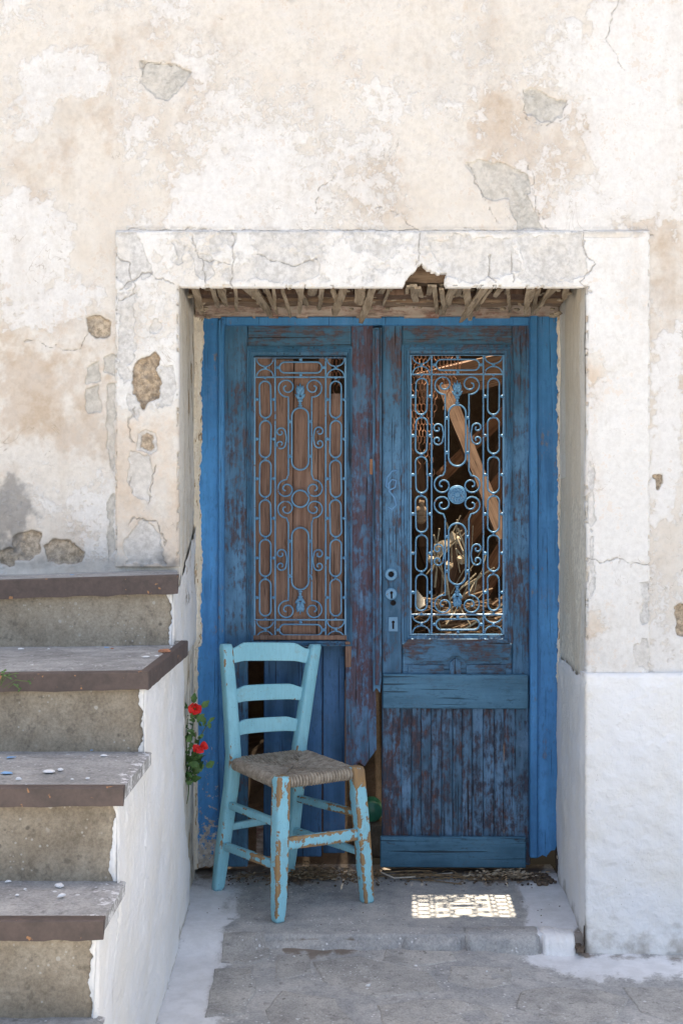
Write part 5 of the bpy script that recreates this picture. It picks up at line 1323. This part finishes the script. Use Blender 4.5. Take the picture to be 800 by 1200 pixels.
def timber(A, B, w_, t_, mat, label, name='fallen_plank', roll=0, cat='plank'):
    A, B = Vector(A), Vector(B); L = (B-A).length; dz = (B-A).normalized(); dx = dz.cross(Vector((0, 1, 0))).normalized()
    rot = Matrix((dx, dz.cross(dx), dz)).transposed().to_euler()
    bm = MB(); n = 8; vs = []; fs = []
    for i in range(n+1):
        z = L*i/n; j = lambda: rl.uniform(-.0025, .0025)
        vs += [(-w_/2+j(), -t_/2+j(), z), (w_/2+j(), -t_/2+j(), z), (w_/2+j(), t_/2+j(), z), (-w_/2+j(), t_/2+j(), z)]
    for i in range(n):
        for k in range(4): fs.append((i*4+k, i*4+(k+1) % 4, i*4+4+(k+1) % 4, i*4+4+k))
    fs += [(0, 1, 2, 3), tuple(n*4+k for k in range(4))]
    o = bm.add(vs, fs).obj(name, mat, None); o.rotation_euler = rot; o.location = A
    if roll: o.rotation_euler.rotate_axis('Z', roll)
    return tag(o, label, cat, 'fallen timbers in the ruined room')
M['tl'] = mat_wood('leaning_plank_wood', (.21, .125, .085), (.33, .215, .15)); M['tb'] = mat_wood('rafter_wood', (.20, .10, .06), (.34, .19, .12))
def W(px, py, d): return Vector(P(px, py, d))
timber(W(590, 632, 4.85), W(519, 452, 5.1), .056, .022, M['tl'], 'pale brown plank leaning diagonally across the upper middle of the open grille', roll=.3)
timber(W(490, 455, 5.25), W(640, 420, 5.25), .13, .03, M['tl'], 'wide pale board slanting across the top right of the open grille', roll=.2)
for (a, b_, wd, lab, m) in (((620, 455, 5.5), (515, 560, 5.5), .05, 'brown rafter sloping down leftwards just under the wide pale board', 'tb'), ((640, 500, 5.4), (535, 640, 5.4), .09, 'reddish brown board crossing behind the leaning plank', 'tb'),
                        ((632, 570, 5.3), (560, 700, 5.3), .08, 'brown board standing steeply at the lower right of the open grille', 'tb'), ((600, 500, 5.7), (520, 735, 5.7), .08, 'dark steep beam at the back of the room', 'dark_timber'),
                        ((470, 560, 5.6), (540, 760, 5.6), .07, 'dark beam leaning the other way at the back left of the room', 'dark_timber'), ((545, 610, 5.1), (505, 745, 5.1), .05, 'thin dark board leaning behind the bright twigs', 'dark_timber'),
                        ((478, 470, 5.5), (500, 640, 5.5), .06, 'dark upright board at the left edge of the open grille', 'dark_timber')):
    timber(W(*b_), W(*a), wd, .03, M[m], lab, roll=rl.uniform(-.6, .6))
# pale bright branches and scraps
M['twig'] = m_plain('pale_twig', (.42, .35, .25), (.22, .17, .11), 40)
br = thing('brushwood', tuple(W(525, 690, 4.85)), 'tangle of pale sunlit twigs and scraps behind the lower middle of the open grille', 'brushwood')
b = MB()
for k in range(30):
    A = W(rl.uniform(498, 555), rl.uniform(650, 745), rl.uniform(4.46, 4.62)); a = rl.gauss(1.45, .45); L = rl.uniform(.07, .22)
    b.tube([A, A+Vector((L*.5*cos(a)+rl.uniform(-.01, .01), rl.uniform(-.02, .02), L*.5*sin(a))), A+Vector((L*cos(a), rl.uniform(-.03, .03), L*sin(a)))], rl.uniform(.0014, .004), 5)
tag(b.obj('twigs', M['twig'], br), kind='stuff')
b = MB()
for (px, py, r) in ((520, 640, .040), (532, 632, .034), (507, 655, .022), (540, 655, .026), (526, 662, .02)):
    c = W(px, py, 4.56); n = 7; a0 = rl.uniform(0, 6); vs = [c+Vector((r*rl.uniform(.6, 1.2)*cos(a0+6.28*k/n), rl.uniform(-.015, .015), r*rl.uniform(.4, 1)*sin(a0+6.28*k/n))) for k in range(n)]+[c+Vector((0, -.012, 0))]
    b.add(vs, [(i, (i+1) % n, n) for i in range(n)])
b.obj('scrap', M['dryleaf'], br)
b = MB()
for k in range(7): b.tube([W(487+1.6*k, 690+2*k, 4.7), W(487+1.6*k, 716-1*k, 4.68)], .0032, 6)
o = b.obj('ribbed_scrap', M['rubble']); tag(o, 'pale ribbed scrap standing at the lower left of the open grille', 'scrap')
b = MB(); c = W(493, 603, 4.72)
b.ball(c, .034, (.8, .6, 1.1), 10, 8); b.tube([c+Vector((0, 0, .03)), c+Vector((.004, 0, .055))], [.013, .010], 8)
tag(b.obj('clay_jug', M['timber'], None, True), 'dusty rounded jug shape behind the left edge of the open grille', 'jug')
# bits on the heap seen at the bottom of the grille
b = MB()
for k in range(170):
    A = W(rl.uniform(484, 590), rl.uniform(700, 748), rl.uniform(4.75, 5.3)); a = rl.uniform(-.5, .7); L = rl.uniform(.03, .14)
    b.tube([A, A+Vector((L*cos(a), rl.uniform(-.04, .04), L*sin(a)))], rl.uniform(.002, .006), 5)
tag(b.obj('broken_sticks', M['timber']), 'broken sticks and straw heaped low behind the open grille', 'debris', kind='stuff')
# crumpled rusty wire netting
def netting(cx, cz, d, w_, h_, label, seed):
    q = random.Random(seed); b = MB(); nx, nz = int(w_/.014), int(h_/.012)
    def pos(i, j, o):
        x = cx-w_/2+i*.014+(o*.0045); z = cz+h_/2-j*.012
        y = d+.06*(float(fbm(x*9, z*9, seed, 3))-.5)+.025*math.sin(x*40+z*25); return (x+.02*(float(fbm(x*7, z*7, seed+3, 2))-.5), y, z+.014*float(fbm(x*9, z*4, seed+5, 2)))
    for i in range(nx):
        for s_ in (0, 1):
            L = int(nz*(q.uniform(.72, 1) if i < nx*.6 else q.uniform(.3, .62)))
            pts = []
            for j in range(L):
                o = (1 if (j//2+s_) % 2 else -1); pts.append(pos(i+.5*s_, j, o))
            if len(pts) > 3: b.tube(pts, .0017, 3)
    o = b.obj('wire_netting', M['mesh']); tag(o, label, 'wire netting')
netting(.325, 1.66, 4.60, .26, .62, 'crumpled rusty wire netting hanging behind the upper left of the open grille', 7)
netting(-.01, 1.78, 4.50, .12, .26, 'scrap of rusty wire netting behind the top right of the boarded grille', 8)
# green bottle seen through the broken gap
b = MB(); c = Vector((.11, 4.52, .19)); prof = [(0, -.075), (.034, -.075), (.038, -.068), (.038, .02), (.034, .04), (.015, .065), (.013, .10), (.015, .104), (.0, .104)]
n = 14; vs = []; fs = []
for r, z in prof:
    for k in range(n): vs.append((c.x+r*cos(2*pi*k/n), c.y+z*.9, c.z+r*sin(2*pi*k/n)))
for j in range(len(prof)-1):
    for k in range(n): fs.append((j*n+k, j*n+(k+1) % n, (j+1)*n+(k+1) % n, (j+1)*n+k))
tag(b.add(vs, fs).obj('bottle', M['green'], None, True), 'green bottle lying in the dark gap between the two door leaves', 'bottle')
MB().box(.05, .2, 4.46, 4.68, .02, .152, .012, None, .006).obj('fallen_block', M['dirt'])
tag(bpy.data.objects['fallen_block'], 'dark rough block under the green bottle in the gap of the door', 'stone block')
